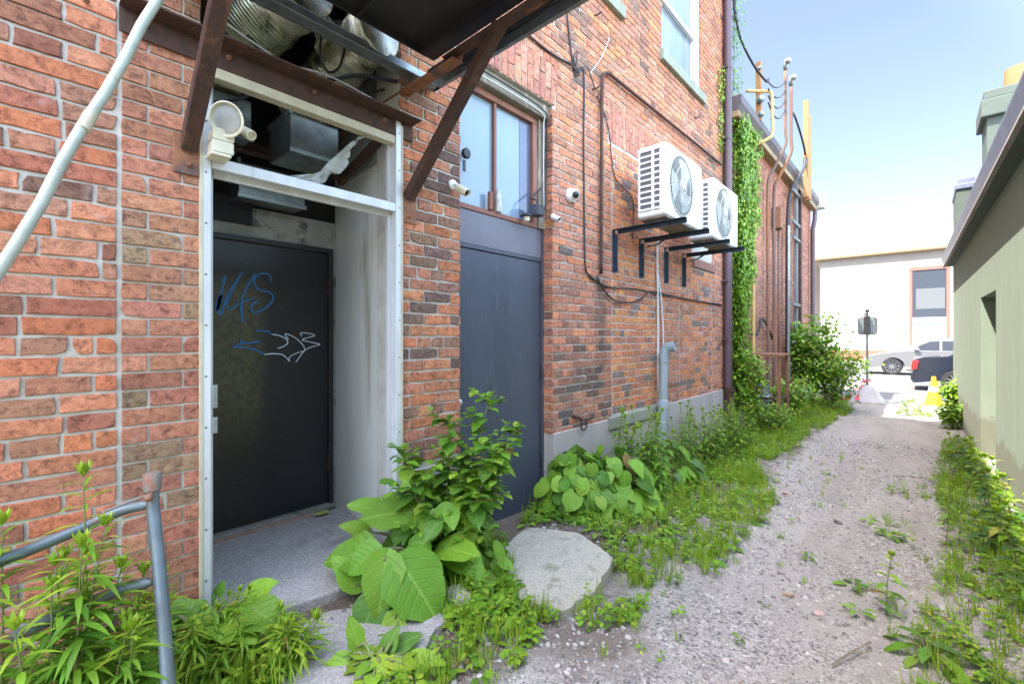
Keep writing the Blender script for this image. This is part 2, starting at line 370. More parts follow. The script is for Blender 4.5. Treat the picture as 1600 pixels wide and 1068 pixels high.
# ------------------------------------------------------------------ bricks
PAL_OLD = [((.52, .165, .085), 5), ((.58, .215, .13), 4), ((.50, .20, .14), 4), ((.40, .13, .09), 3), ((.30, .11, .075), 2), ((.38, .17, .12), 1.5), ((.20, .10, .08), .3)]
PAL_NEW = [((.43, .17, .115), 5), ((.47, .20, .13), 4), ((.36, .18, .115), 2), ((.30, .18, .12), 1), ((.40, .145, .11), 3)]
PAL_MID = [((.52, .19, .125), 5), ((.48, .21, .155), 6), ((.56, .21, .11), 3), ((.38, .16, .12), 3), ((.30, .13, .10), 1.2), ((.18, .10, .09), .35)]
PAL_DARK = [((.34, .15, .12), 3), ((.18, .10, .09), 3), ((.11, .08, .085), 1.5), ((.42, .17, .12), 3)]
PAL_FILL = [((.60, .22, .10), 5), ((.52, .19, .11), 5), ((.38, .16, .12), 3), ((.20, .14, .14), 2), ((.62, .28, .12), 2)]
PAL_FAR = [((.42, .17, .13), 5), ((.38, .15, .12), 4), ((.46, .20, .15), 3), ((.32, .13, .11), 2)]
def pick(pal):
    t = sum(wt for _, wt in pal) * rnd.random()
    for c, wt in pal:
        t -= wt
        if t <= 0: break
    k = rnd.uniform(.90, 1.24); c = (c[0] * 1.05 + .03, c[1] * 1.10 + .028, c[2] * .94 + .022)
    return tuple(min(1, x * k * rnd.uniform(.96, 1.04)) for x in c)
def one_brick(m, mp, a0, a1, b0, b1, col, proud=.008, det=True, jit=.0022):
    m.col = col
    if not det:
        q = [(a0, b0), (a1, b0), (a1, b1), (a0, b1)]
        e = .002
        q2 = [(a0+e, b0+e), (a1-e, b0+e), (a1-e, b1-e), (a0+e, b1-e)]
        m.add([mp(a, b, -.004) for a, b in q] + [mp(a, b, proud) for a, b in q2], [(4,5,6,7),(0,1,5,4),(1,2,6,5),(2,3,7,6),(3,0,4,7)])
        return
    J = lambda s=jit: rnd.uniform(-s, s)
    am = a0 + (a1 - a0) * rnd.uniform(.3, .42); an = a0 + (a1 - a0) * rnd.uniform(.58, .7)
    tl = J(.0016)
    o = [(a0+J(), b0+J()), (am, b0+J()), (an, b0+J()), (a1+J(), b0+J()), (a1+J(.003), (b0+b1)/2), (a1+J(), b1+J()), (an, b1+J()), (am, b1+J()), (a0+J(), b1+J()), (a0+J(.003), (b0+b1)/2)]
    if rnd.random() < .10:
        k = rnd.choice((0, 3, 5, 8)); sx = .009 if k in (0, 8) else -.009; sy = .007 if k in (0, 3) else -.007
        o[k] = (o[k][0] + sx, o[k][1] + sy)
    ca, cb = (a0 + a1) / 2, (b0 + b1) / 2
    ins = lambda p, e: (p[0] + (e if p[0] < ca - .01 else -e if p[0] > ca + .01 and p[0] > an + .005 else 0), p[1] + (e if p[1] < cb - .01 else -e if p[1] > cb + .01 else 0))
    pr = proud + J(.002); n = len(o)
    V = [mp(a, b, -.006) for a, b in o] + [mp(a, b, pr - .0025) for a, b in o]
    V += [mp(*ins(q, .0020), pr + tl * (1 if q[0] > ca else -1) + J(.0006)) for q in o]
    m.add(V, [tuple(range(2*n, 3*n))] + [(r*n+i, r*n+(i+1) % n, (r+1)*n+(i+1) % n, (r+1)*n+i) for r in (0, 1) for i in range(n)])
def bricks(m, mp, s0, s1, z0, z1, holes=(), pal=PAL_OLD, c=.0712, Lb=.222, gap=.010, det=True, hdr=6, ph=0, palf=None, jit=.0022, lenj=.0):
    k0 = int(math.floor(z0 / c)); k1 = int(math.ceil(z1 / c))
    for k in range(k0, k1):
        b0, b1 = k * c + gap / 2, (k + 1) * c - gap / 2
        b0, b1 = max(b0, z0), min(b1, z1)
        if b1 - b0 < .025: continue
        spans = [(s0, s1)]
        for (h0, h1, y0, y1) in holes:
            if b1 > y0 + .02 and b0 < y1 - .02:
                ns = []
                for (a, b) in spans:
                    if h1 <= a or h0 >= b: ns.append((a, b)); continue
                    if h0 > a: ns.append((a, h0))
                    if h1 < b: ns.append((h1, b))
                spans = ns
        L = Lb * .5 if (k % hdr == ph) else Lb
        off = (k % 2) * Lb * .5 + (.055 if L < Lb else 0)
        for (a, b) in spans:
            cuts = []; q = math.floor((a - off) / L) * L + off
            while q < b + L:
                qq = q + rnd.uniform(-lenj, lenj)
                if a + .045 < qq < b - .045: cuts.append(qq)
                q += L
                if lenj and rnd.random() < .18: q += L * .5
            e = [a - gap/2] + cuts + [b + gap/2]
            for i in range(len(e) - 1):
                x0, x1 = e[i] + gap/2, e[i+1] - gap/2
                if x1 - x0 < .02: continue
                pp = palf((x0+x1)/2, (b0+b1)/2) if palf else pal
                one_brick(m, mp, x0, x1, b0, b1, pick(pp), det=det, jit=jit)
def cells(m, ys, zs, holes, x0, x1):
    for i in range(len(ys) - 1):
        for j in range(len(zs) - 1):
            cy, cz = (ys[i]+ys[i+1])/2, (zs[j]+zs[j+1])/2
            if any(h[0] < cy < h[1] and h[2] < cz < h[3] for h in holes): continue
            m.box(x0, x1, ys[i], ys[i+1], zs[j], zs[j+1])
def soldiers(m, mp, a0, a1, b0, b1, wd=.071, lean=.12, two=True):
    n = round((a1 - a0) / wd); ca = (a0 + a1) / 2
    for i in range(n):
        x0 = a0 + (a1 - a0) * i / n + .005; x1 = a0 + (a1 - a0) * (i + 1) / n - .005
        lv = [(b0 + .003, b1 - .003)]
        if two:
            s = b0 + (b1 - b0) * (.34 if i % 2 else .64); lv = [(b0 + .003, s - .004), (s + .004, b1 - .003)]
        for (p0, p1) in lv:
            def mq(a, b, d, ca=ca, b0=b0): return mp(a + (a - ca) * lean * (b - b0) / .35, b, d)
            one_brick(m, mq, x0, x1, p0, p1, pick([((.50, .20, .16), 4), ((.42, .17, .14), 3), ((.55, .24, .18), 2)]))

# ------------------------------------------------------------------ the setting: ground, road, pavement
PADC = PZ(872, 885, -.01)
def gnd(x, y):
    z = gz(y)
    z += .035 * noise.noise(Vector((x * .9, y * .7, 3))) + .012 * noise.noise(Vector((x * 4, y * 4, 9)))
    if x < 1.0: z += .03 * max(0, min(1, (1.0 - x) / .8))
    q = math.hypot(x - PADC.x, y - PADC.y); z -= .034 * max(0, min(1, (.62 - q) / .22))
    if x > 2.45: z += .05 * min(1, (x - 2.45) / .5)
    return z
def frange(a, b, s):
    o = []; q = a
    while q < b - 1e-6: o.append(q); q += s
    return o + [b]
def grid_mesh(xs, ys, zf):
    m = M(); n = len(xs)
    m.add([(x, y, zf(x, y)) for y in ys for x in xs], [(i*n+k, i*n+k+1, (i+1)*n+k+1, (i+1)*n+k) for i in range(len(ys)-1) for k in range(n-1)])
    return m
def gravel_mat():
    m, t, b, N, L = nt('gravel'); p = pos(N)
    vo = N.new('ShaderNodeTexVoronoi'); vo.inputs['Scale'].default_value = 85; L.new(p, vo.inputs['Vector'])
    v2 = N.new('ShaderNodeTexVoronoi'); v2.inputs['Scale'].default_value = 210; L.new(p, v2.inputs['Vector'])
    sp = N.new('ShaderNodeSeparateColor'); L.new(vo.outputs['Color'], sp.inputs[0])
    st = ramp(N, L, sp.outputs[0], [(0, (.15, .155, .165)), (.25, (.32, .31, .295)), (.5, (.49, .475, .45)), (.75, (.36, .345, .325)), (1, (.64, .62, .58))])
    sand = mix(N, L, noise_n(N, L, 120, 4, .7, p), (.50, .48, .445), (.37, .355, .33))
    big = ramp(N, L, noise_n(N, L, 1.6, 6, .65, p, .5), [(.42, 0), (.60, 1)])
    c = mix(N, L, big, st, sand)
    dirt = ramp(N, L, noise_n(N, L, 2.3, 6, .7, vmap(N, L, p, (1.4, .8, 1)), .3), [(.60, 0), (.74, .6)])
    c = mix(N, L, dirt, c, (.23, .195, .165))
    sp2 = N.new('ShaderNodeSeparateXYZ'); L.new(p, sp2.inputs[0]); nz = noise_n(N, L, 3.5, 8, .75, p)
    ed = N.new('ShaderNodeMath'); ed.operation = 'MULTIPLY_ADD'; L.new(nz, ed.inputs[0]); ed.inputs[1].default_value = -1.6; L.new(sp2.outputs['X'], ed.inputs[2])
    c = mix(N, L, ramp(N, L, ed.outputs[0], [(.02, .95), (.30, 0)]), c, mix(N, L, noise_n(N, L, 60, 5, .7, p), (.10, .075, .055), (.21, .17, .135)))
    vd = N.new('ShaderNodeVectorMath'); vd.operation = 'DISTANCE'; L.new(p, vd.inputs[0]); vd.inputs[1].default_value = G(915, 1000)
    d2_ = N.new('ShaderNodeMath'); d2_.operation = 'MULTIPLY_ADD'; L.new(nz, d2_.inputs[0]); d2_.inputs[1].default_value = .7; L.new(vd.outputs['Value'], d2_.inputs[2])
    c = mix(N, L, ramp(N, L, d2_.outputs[0], [(.45, .85), (.70, 0)]), c, (.19, .15, .125))
    rut = noise_n(N, L, 2.2, 5, .6, vmap(N, L, p, (1.6, .22, 1)), .3)
    c = mix(N, L, ramp(N, L, rut, [(.38, .45), (.56, 0)]), c, mix(N, L, 1.0, c, (.70, .67, .62), 'MULTIPLY'))
    L.new(c, b.inputs['Base Color']); b.inputs['Roughness'].default_value = .95; b.inputs['Specular IOR Level'].default_value = .2
    h = N.new('ShaderNodeMath'); h.operation = 'MULTIPLY_ADD'; L.new(vo.outputs['Distance'], h.inputs[0]); h.inputs[1].default_value = -1.4
    L.new(v2.outputs['Distance'], h.inputs[2])
    bump(N, L, b, h.outputs[0], .9, -.008 if False else .008)
    return m
GRAVEL = gravel_mat()
SOIL = mk('soil', (.12, .09, .07), (.18, .14, .11), .95, sc=8, bs=60, bst=.8, c3=(.22, .19, .16), p3=.6, sc3=12)
def far_g(x, y): return -.5
g = grid_mesh([-900, -60, -20, -6, 6, 20, 60, 900], [-300, -20, 0, 15, 34, 60, 200, 1200], far_g)
tag(build(g, 'ground', SOIL), kind='structure')
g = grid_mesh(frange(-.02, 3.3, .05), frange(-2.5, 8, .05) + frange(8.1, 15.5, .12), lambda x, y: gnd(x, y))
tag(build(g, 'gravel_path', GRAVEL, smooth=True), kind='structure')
g = grid_mesh([-80, -20, -4, 0, 4, 20, 80], [15.5, 20, 26, 33], lambda x, y: -.325)
tag(build(g, 'road', ASPHALT), kind='structure')
m = M(); m.box(-80, 80, 33, 36.2, -.6, -.17)
tag(build(m, 'pavement', SIDEW, bevel=.02), kind='structure')
# near pavement strip beside the road, left and right of the alley mouth
m = M(); m.box(-80, -.02, 15.2, 15.5, -.6, -.24); m.box(3.3, 80, 15.2, 15.5, -.6, -.24)
tag(build(m, 'kerb', SIDEW, bevel=.01), kind='structure')

# loose gravel stones
m = M()
ico = [(0,0,1)] + [(.9*cos(2*pi*i/5), .9*sin(2*pi*i/5), .42) for i in range(5)] + [(.9*cos(2*pi*(i+.5)/5), .9*sin(2*pi*(i+.5)/5), -.42) for i in range(5)]
icf = [(0, i+1, (i+1) % 5+1) for i in range(5)] + [(i+1, 6+i, (i+1) % 5+1) for i in range(5)] + [((i+1) % 5+1, 6+i, 6+(i+1) % 5) for i in range(5)]
SC = [(.33,.32,.31),(.42,.41,.39),(.22,.215,.21),(.46,.45,.43),(.38,.35,.31),(.29,.27,.25),(.48,.46,.43),(.18,.175,.17)]
def stone(m, x, y, z, s, col=None):
    k_ = rnd.uniform(.8, 1.2); m.col = col or tuple(q * k_ for q in rnd.choice(SC))
    a = rnd.uniform(0, 6.3); sx, sy, sz = s*rnd.uniform(.7, 1.3), s*rnd.uniform(.7, 1.2), s*rnd.uniform(.4, .8)
    ca, sa = cos(a), sin(a); tx, ty = rnd.uniform(-.4, .4), rnd.uniform(-.4, .4); V = []
    for (p, q, r) in ico:
        k = rnd.uniform(.82, 1.15); p, q, r = p*sx*k, q*sy*k, r*sz*k
        V.append((x + p*ca - q*sa, y + p*sa + q*ca, z + r + p*tx + q*ty))
    m.add(V, icf)
n = 0
while n < 15000:
    y = 0.3 + 8.5 * rnd.random() ** 1.7; x = rnd.uniform(.25, 3.0)
    if noise.noise(Vector((x*1.3, y*1.1, 1))) < rnd.uniform(-.7, .3): continue
    s = rnd.choice((.0035, .0045, .0055, .0065, .008, .010, .013)) * (1 + y * .03)
    stone(m, x, y, gnd(x, y) + s * .15, s); n += 1
tag(build(m, 'gravel', STONES), 'loose grey gravel strewn over the alley', 'gravel', kind='stuff')
# slabs
m = M(); m.prism([(.13,.3),(.17,.6),(.13,.85),(.165,1.05),(.145,1.3),(.17,1.56),(-.86,1.62),(-.86,.3)], lambda a, b, d: (a, b, d), -.3, .10)
tag(build(m, 'threshold_slab', SLAB, bevel=.012), kind='structure')

pp = [PZ(x, y, -.01) for x, y in ((788, 852), (822, 822), (905, 832), (958, 872), (930, 925), (880, 955), (815, 940), (795, 900))]
def broken(P, step=.035, amp=.022):
    o = []
    for i in range(len(P)):
        a, b = Vector(P[i]).to_2d(), Vector(P[(i+1) % len(P)]).to_2d(); n = max(2, int((b - a).length / step)); nn = Vector((-(b-a).y, (b-a).x)).normalized()
        for k in range(n):
            q = a.lerp(b, k / n); o.append(tuple(q + nn * (amp * noise.noise(Vector((q.x*9, q.y*9, 2))) + amp * .5 * noise.noise(Vector((q.x*40, q.y*40, 5))))))
    return o
m = M(); q = [PZ(x, y, .045) for x, y in ((428, 968), (470, 945), (560, 912), (640, 925), (700, 965), (665, 1010), (560, 1100), (440, 1120))]
m.prism(broken([(p.x, p.y) for p in q]), lambda a, b, d: (a, b, d), -.3, .045)
tag(build(m, 'lower_slab', SLAB, bevel=.006), kind='structure'); q_slab = q
m = M(); m.prism(broken([(p.x, p.y) for p in pp]), lambda a, b, d: (a, b, d + .012 * (a - .5)), -.3, -.006)
tag(build(m, 'concrete_pad', PAD, bevel=.006), kind='structure')
m = M(); m.box(-.1, .16, 1.99, 3.02, -.35, -.095)
tag(build(m, 'door_sill_step', SLAB, bevel=.01), kind='structure')

# ------------------------------------------------------------------ tall brick building on the left
BLD = thing('brick_building', 'tall old red brick building with a black door and a slate blue door', 'building', (0, 3.2, -.3))
ZT = 9.2; YE = 7.75
REC = (.52, 1.52, -.3, 3.5); DR = (1.985, 3.02, -.3, 3.30)
UP1 = (2.7, 4.12, 4.74, 6.6); UP2 = (5.16, 6.45, 4.76, 6.9)
SMW = (6.02, 7.05, 2.56, 3.1)
m = M(); m.cur = 0
holes = [REC, DR, UP1, UP2]
cells(m, [-2.6, .52, 1.52, 1.985, 2.7, 3.02, 4.12, 5.16, 6.45, YE], [-.3, 3.3, 3.5, 4.74, 4.76, 6.6, 6.9, ZT], holes, -.25, 0)
m.box(-7, -.25, YE - .2, YE, -.3, ZT); m.box(-7, -.25, -2.6, -2.4, -.3, ZT)
m.cur = 1
mpx = lambda a, b, d: (d, a, b)
ARCH1 = (1.93, 3.07, 3.30, 3.65); ARCH2 = (3.92, 5.14, 3.30, 3.65); ARCH3 = (5.6, 6.95, 3.12, 3.46)
F1 = (3.99, 5.07, .53, 3.30); F2 = (5.68, 6.9, .53, 3.12)
hs = holes + [ARCH1, ARCH2, ARCH3, F1, F2]
def palmain(y, z):
    q = noise.noise(Vector((y * .8, z * .8, 5)))
    if 3.1 < y < 3.95 and z < 2.15: return PAL_DARK if (q + .42 + (.9 - z) * .15) > rnd.random() * .8 else PAL_MID
    if y > 3 and z > 3.6: return PAL_MID if q < .15 else [((.40, .17, .13), 4), ((.26, .13, .11), 2.5), ((.17, .11, .11), 1.2), ((.52, .20, .12), 4)]
    if y > 1.4 and y < 2: return [((.50, .17, .09), 4), ((.45, .18, .12), 4), ((.26, .13, .10), 3), ((.16, .09, .085), 2), ((.56, .22, .12), 2)]
    return PAL_MID
bricks(m, mpx, -1.6, .245, -.3, 4.4, hs, PAL_OLD, Lb=.200, gap=.012, jit=.0030, hdr=5, ph=3, lenj=.026)
bricks(m, mpx, .262, .52, -.3, 4.4, hs, PAL_NEW, Lb=.228, gap=.010, jit=.0010, hdr=50, ph=9)
bricks(m, mpx, 1.52, 1.985, .54, 3.9, hs, palf=palmain, Lb=.212, gap=.0125, jit=.0034)
bricks(m, mpx, .53, 1.985, 3.5, 4.4, hs, palf=palmain)
bricks(m, mpx, 1.985, YE, .53, 6.4, hs, palf=palmain, Lb=.214, gap=.0125, hdr=6, ph=2, jit=.0028)
m.cur = 0
for yy in (F1[0], F1[1] - .012, F2[0], F2[1] - .012): m.box(-.002, .0065, yy, yy + .012, .56, 3.28)
m.cur = 1
bricks(m, mpx, -1.6, YE, 6.4, ZT, hs, palf=palmain, det=False)
bricks(m, mpx, -1.6, 1.985, 4.4, 6.4, hs, PAL_MID, det=False)
bricks(m, lambda a, b, d: (d - .002, a, b), F1[0] + .012, F1[1] - .012, .56, 3.29, [], PAL_FILL, Lb=.205, gap=.0125, hdr=3, ph=1)
bricks(m, lambda a, b, d: (d - .002, a, b), F2[0] + .012, F2[1] - .012, .53, 3.11, [(6.12, 7.0, 2.30, 2.62)], PAL_FILL[:4] + [((.5, .24, .2), 4)], Lb=.215, gap=.009, hdr=3, ph=2)
for A in (ARCH1, ARCH2, ARCH3): soldiers(m, mpx, A[0] + .02, A[1] - .02, A[2], A[3] - .01, lean=.06)
# brick reveals of the slate door opening and the upper windows
bricks(m, lambda a, b, d: (a, 3.02 - d, b), -.10, .006, .53, 3.3, [], PAL_MID, Lb=.2, hdr=99, ph=98)
bricks(m, lambda a, b, d: (a, 1.985 + d, b), -.10, .006, .53, 3.3, [], PAL_MID, Lb=.2, hdr=99, ph=98)
bricks(m, lambda a, b, d: (a, 6.45 - d, b), -.14, .006, 4.76, 6.9, [], PAL_MID, Lb=.2, hdr=99, ph=98)
build(m, 'wall', [MORTAR, BRICK], BLD)
m = M(); m.box(-7, .2, -2.6, YE, ZT, ZT + .25)
build(m, 'roof', BLACK, BLD)
m = M()
cells(m, [-1.6, 1.523, 1.988, 3.017, YE + .003], [-.6, .535], [(-1.6, 1.523, -1, 1), (1.988, 3.017, -1, 1)], -.05, .022)
build(m, 'foundation', CONC, BLD, bevel=.006)
# recess behind the aluminium frame
m = M()
m.prism([(1.52, -.05), (1.60, -.98), (1.9, -.98), (1.9, -.05)], lambda a, b, d: (b, a, d), -.3, 2.46)
m.box(-1.2, -.251, .3, .515, -.3, 3.5)
build(m, 'reveal', PLASTER, BLD)
m = M()
m.prism([(1.52, -.26), (1.60, -.98), (1.9, -.98), (1.9, -.26)], lambda a, b, d: (b, a, d), 2.462, 3.5)
m.box(-1.2, -.96, .515, 1.9, 1.99, 2.20)
m.box(-1.2, -.965, 1.545, 1.9, -.3, 1.99); m.box(-1.2, -.965, .515, .60, -.3, 1.99)
build(m, 'door_surround', DIRTYW, BLD)
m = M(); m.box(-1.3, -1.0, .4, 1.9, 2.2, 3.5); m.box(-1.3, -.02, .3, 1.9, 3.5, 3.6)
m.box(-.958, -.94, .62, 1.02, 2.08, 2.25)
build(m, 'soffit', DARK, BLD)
# black door in the recess
def door_mat():
    m, t, b, N, L = nt('black_door_painted_sheen'); p = pos(N); sp = N.new('ShaderNodeSeparateXYZ'); L.new(p, sp.inputs[0])
    def edge(sock, a, c_, e, f):
        q = N.new('ShaderNodeMapRange'); q.interpolation_type = 'SMOOTHSTEP'; L.new(sock, q.inputs[0]); q.inputs[1].default_value = a; q.inputs[2].default_value = c_; q.inputs[3].default_value = e; q.inputs[4].default_value = f; return q.outputs[0]
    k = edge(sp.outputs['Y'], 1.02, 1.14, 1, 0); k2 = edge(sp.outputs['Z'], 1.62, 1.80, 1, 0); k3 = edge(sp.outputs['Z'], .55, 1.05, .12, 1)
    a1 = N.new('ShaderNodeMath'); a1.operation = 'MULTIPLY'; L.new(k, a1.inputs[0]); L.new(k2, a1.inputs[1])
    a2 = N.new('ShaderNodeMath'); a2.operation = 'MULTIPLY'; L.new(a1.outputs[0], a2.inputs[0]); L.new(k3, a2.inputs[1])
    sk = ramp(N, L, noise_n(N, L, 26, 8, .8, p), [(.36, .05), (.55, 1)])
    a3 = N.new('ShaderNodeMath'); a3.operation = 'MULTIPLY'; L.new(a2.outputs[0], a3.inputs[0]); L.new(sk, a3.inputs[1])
    c = mix(N, L, a3.outputs[0], (.012, .013, .015), (.075, .068, .034))  # olive sheen: reflection of the sunlit wall opposite, painted into the door colour
    c = mix(N, L, ramp(N, L, noise_n(N, L, 70, 3, .5, p), [(.72, 0), (.76, 1)]), c, (.10, .10, .10))
    L.new(c, b.inputs['Base Color']); b.inputs['Roughness'].default_value = .34
    bump(N, L, b, noise_n(N, L, 40, 5, .6, p), .12, .004); return m
dx = -.952
m = M(); m.box(dx - .05, dx, .60, 1.53, .125, 1.965)
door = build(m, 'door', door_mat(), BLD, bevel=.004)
m = M(); m.box(dx - .03, dx + .022, 1.532, 1.565, .1, 2.0); m.box(dx - .03, dx + .022, .565, .598, .1, 2.0); m.box(dx - .03, dx + .022, .598, 1.532, 1.968, 2.0)
build(m, 'door_frame', BLACK, door, bevel=.003)
m = M(); m.box(dx - .02, dx + .05, .60, 1.56, .10, .122)
build(m, 'threshold', mk('worn_threshold', (.34, .33, .30), (.2, .2, .19), .7, .3, sc=30, c3=(.1, .09, .08)), door, bevel=.004)
for z in (.42, 1.05, 1.72):
    m = M(); m.cyl((dx + .006, 1.531, z - .05), (dx + .006, 1.531, z + .05), .007, 10); build(m, 'hinge', RUST, door)
# spray paint strokes, traced onto the door leaf: zoomed-crop coordinates -> door plane
def zp(x, y): p = PX(280 + x / 3.56, 300 + y / 3.56, dx); return (p.y, p.z)
def ribbon(m, pts, wd, x, seed=0):
    P = [Vector(zp(*p)) for p in pts]; Q = []
    for i in range(len(P) - 1):
        p0, p1, p2, p3 = P[max(i-1, 0)], P[i], P[i+1], P[min(i+2, len(P)-1)]
        for k in range(6):
            t = k / 6; Q.append(.5 * ((2*p1) + (-p0+p2)*t + (2*p0-5*p1+4*p2-p3)*t*t + (-p0+3*p1-3*p2+p3)*t**3))
    Q.append(P[-1]); n = len(Q); V = []
    for i, q in enumerate(Q):
        t = (Q[min(i+1, n-1)] - Q[max(i-1, 0)]); t = t.normalized() if t.length > 0 else Vector((1, 0)); nn = Vector((-t.y, t.x))
        w_ = wd * (1 + .4 * noise.noise(Vector((i * .3, seed, 0)))) * (.55 if i in (0, n-1) else 1)
        V += [(x, q.x + nn.x*w_, q.y + nn.y*w_), (x, q.x - nn.x*w_, q.y - nn.y*w_)]
    m.add(V, [(2*i, 2*i+1, 2*i+3, 2*i+2) for i in range(n-1)])
m = M()
for k, (pts, wd) in enumerate([([(255,465),(238,540),(205,640)], .008), ([(205,660),(235,570),(215,650),(232,685)], .010), ([(232,685),(262,590),(300,520),(355,440)], .006),
    ([(330,480),(290,560),(262,625),(285,655),(330,615)], .005), ([(335,640),(352,612),(385,598),(412,588)], .004), ([(425,455),(380,520),(348,600),(345,660),(353,725)], .007),
    ([(508,500),(500,460),(450,455),(415,495),(440,540),(505,560),(520,595),(490,635),(430,668),(398,655),(410,620),(440,605)], .006),
    ([(450,830),(400,838),(350,838),(345,820)], .006), ([(350,840),(300,860),(380,865),(430,880),(470,903)], .005), ([(430,768),(460,772),(495,775),(510,795)], .005)]):
    ribbon(m, pts, wd, dx + .0015 + k * .0007, k)
build(m, 'blue_graffiti', flat('blue_spray', (.015, .14, .34), .5), door)
m = M()
for k, (pts, wd) in enumerate([([(470,903),(520,898),(575,905),(610,940)], .0035), ([(515,790),(570,803),(602,832),(580,856),(545,868)], .0035), ([(605,820),(587,788),(640,808),(685,850),(697,880)], .003),
    ([(697,880),(650,895),(612,915),(610,940)], .003), ([(680,800),(672,783),(715,785),(750,797),(690,815),(680,822)], .003), ([(680,822),(730,835),(778,846),(725,863),(690,885),(645,945)], .0032)]):
    ribbon(m, pts, wd, dx + .0085 + k * .0005, k + 20)
build(m, 'white_graffiti', flat('white_spray', (.60, .70, .80), .5), door)
# aluminium storefront frame without its door
m = M()
m.box(-.03, .024, .524, .555, .1, 2.62); m.box(-.045, -.031, .54, .575, .1, 2.62)
m.box(-.03, .024, 1.482, 1.516, .1, 2.62); m.box(-.06, -.031, 1.462, 1.505, .1, 2.62)
m.box(-.032, .02, .556, 1.481, 2.085, 2.135); m.box(-.055, -.033, .576, 1.461, 2.06, 2.10)
fr = build(m, 'entrance_frame', ALU, BLD, bevel=.003)
m = M(); m.box(-.04, .018, .556, 1.481, 2.485, 2.535)
build(m, 'frame_header', CREAM, fr, bevel=.003)
for z in [.3 + .22 * i for i in range(11)]:
    for q in ((.0245, .535, z), (.0245, 1.505, z + .05)):
        m = M(); m.sph(q, .004, 8); build(m, 'screw', RUST, fr)
m = M(); m.box(-.02, .026, .513, .5235, .1, 2.6); m.box(-.02, .026, 1.5165, 1.528, .1, 2.6)
build(m, 'caulk_strip', CREAM, fr)
m = M(); m.box(.024, .030, .558, .578, .93, 1.00); m.box(.024, .030, .558, .578, 1.04, 1.14)
build(m, 'latch_plate', GALV, fr, bevel=.003)
m = M()
def fd(u, v): return Vector((.03 * noise.noise(Vector((u*3, v*3, 2))), .015 * noise.noise(Vector((u*4, v*3, 7))), .03 * noise.noise(Vector((u*5, v*2, 5)))))
A = [PX(x, y, -.03) for x, y in ((605, 296), (455, 268), (500, 272), (545, 205))]
P0 = [PX(x, y, -.03) for x, y in ((452, 275), (500, 268), (548, 222), (590, 205))]
P1 = [PX(x, y, -.03) for x, y in ((492, 292), (538, 262), (543, 238), (556, 216))]
V = []
for i in range(13):
    t = i / 12 * 3; k = min(2, int(t)); f = t - k
    a = P0[k].lerp(P0[k+1], f); b = P1[k].lerp(P1[k+1], f)
    for j in range(7):
        q = a.lerp(b, j / 6); V.append(q + fd(i / 4, j / 6) * 1.2 + Vector((.03 * j / 6, 0, 0)))
m.add(V, [(i*7+j, i*7+j+1, (i+1)*7+j+1, (i+1)*7+j) for i in range(12) for j in range(6)])
build(m, 'torn_film', FILM, fr, smooth=True)

# slate blue door, panel above and transom window
m = M(); m.box(-.16, -.105, 1.99, 2.985, -.092, 1.985)
d2 = build(m, 'door', SLATE, BLD, bevel=.004); d2['label'] = 'slate blue flush steel door'
m = M(); m.box(-.15, -.088, 2.99, 3.018, -.09, 2.27); m.box(-.14, -.095, 1.99, 2.988, 1.988, 2.015)
build(m, 'door_frame', SLATE, d2, bevel=.003)
for z in (.3, 1.05, 1.75):
    m = M(); m.cyl((-.095, 2.988, z - .055), (-.095, 2.988, z + .055), .008, 10); build(m, 'hinge', BLACK, d2)
m = M(); m.box(-.104, -.07, 1.995, 2.04, .86, .99); m.sph((-.055, 2.03, .9), .026, 14)
build(m, 'handle', ALU, d2, bevel=.003)
m = M(); m.box(-.15, -.098, 1.99, 2.988, 2.018, 2.26)
pn = build(m, 'door_head_panel', LILAC, BLD, bevel=.002)
m = M()
m.box(-.15, -.09, 1.987, 2.93, 2.263, 2.30); m.box(-.15, -.09, 1.987, 2.03, 2.30, 3.13); m.box(-.15, -.09, 2.875, 2.93, 2.30, 3.13)
m.box(-.15, -.09, 1.987, 2.93, 3.132, 3.18); m.box(-.148, -.10, 2.425, 2.452, 2.30, 3.13)
wf = build(m, 'window_frame', REDWOOD, BLD, bevel=.003)
m = M(); m.box(-.14, -.128, 2.03, 2.425, 2.30, 3.13); m.box(-.14, -.128, 2.452, 2.875, 2.30, 3.13)
build(m, 'pane', PANEBLUE, wf)
m = M(); m.box(-.1275, -.1255, 2.74, 2.873, 2.303, 3.127)
build(m, 'blind_edge', flat('dark_film', (.10, .12, .18), .15), wf)
m = M(); m.box(-.15, -.075, 2.932, 3.016, 2.262, 3.18); m.box(-.16, -.03, 1.987, 3.018, 3.182, 3.298)
build(m, 'window_lintel', OLDWOOD, BLD, bevel=.004)
m = M(); m.box(-.35, -.17, 1.9, 3.1, -.3, 3.4)
build(m, 'door_backing', DARK, BLD)
# stone sill of the bricked-up window and a small patch of blocked vent
m = M(); m.box(-.02, .055, 3.90, 5.08, .44, .555)
build(m, 'window_sill', STONE, BLD, bevel=.006)
m = M(); m.box(-.02, .03, 6.14, 7.0, 2.30, 2.42)
build(m, 'blocked_sill', REDWOOD, BLD, bevel=.006)
m = M(); m.box(-.03, -.001, 6.14, 7.0, 2.42, 2.60)
build(m, 'blocked_vent', CONC, BLD, bevel=.004)
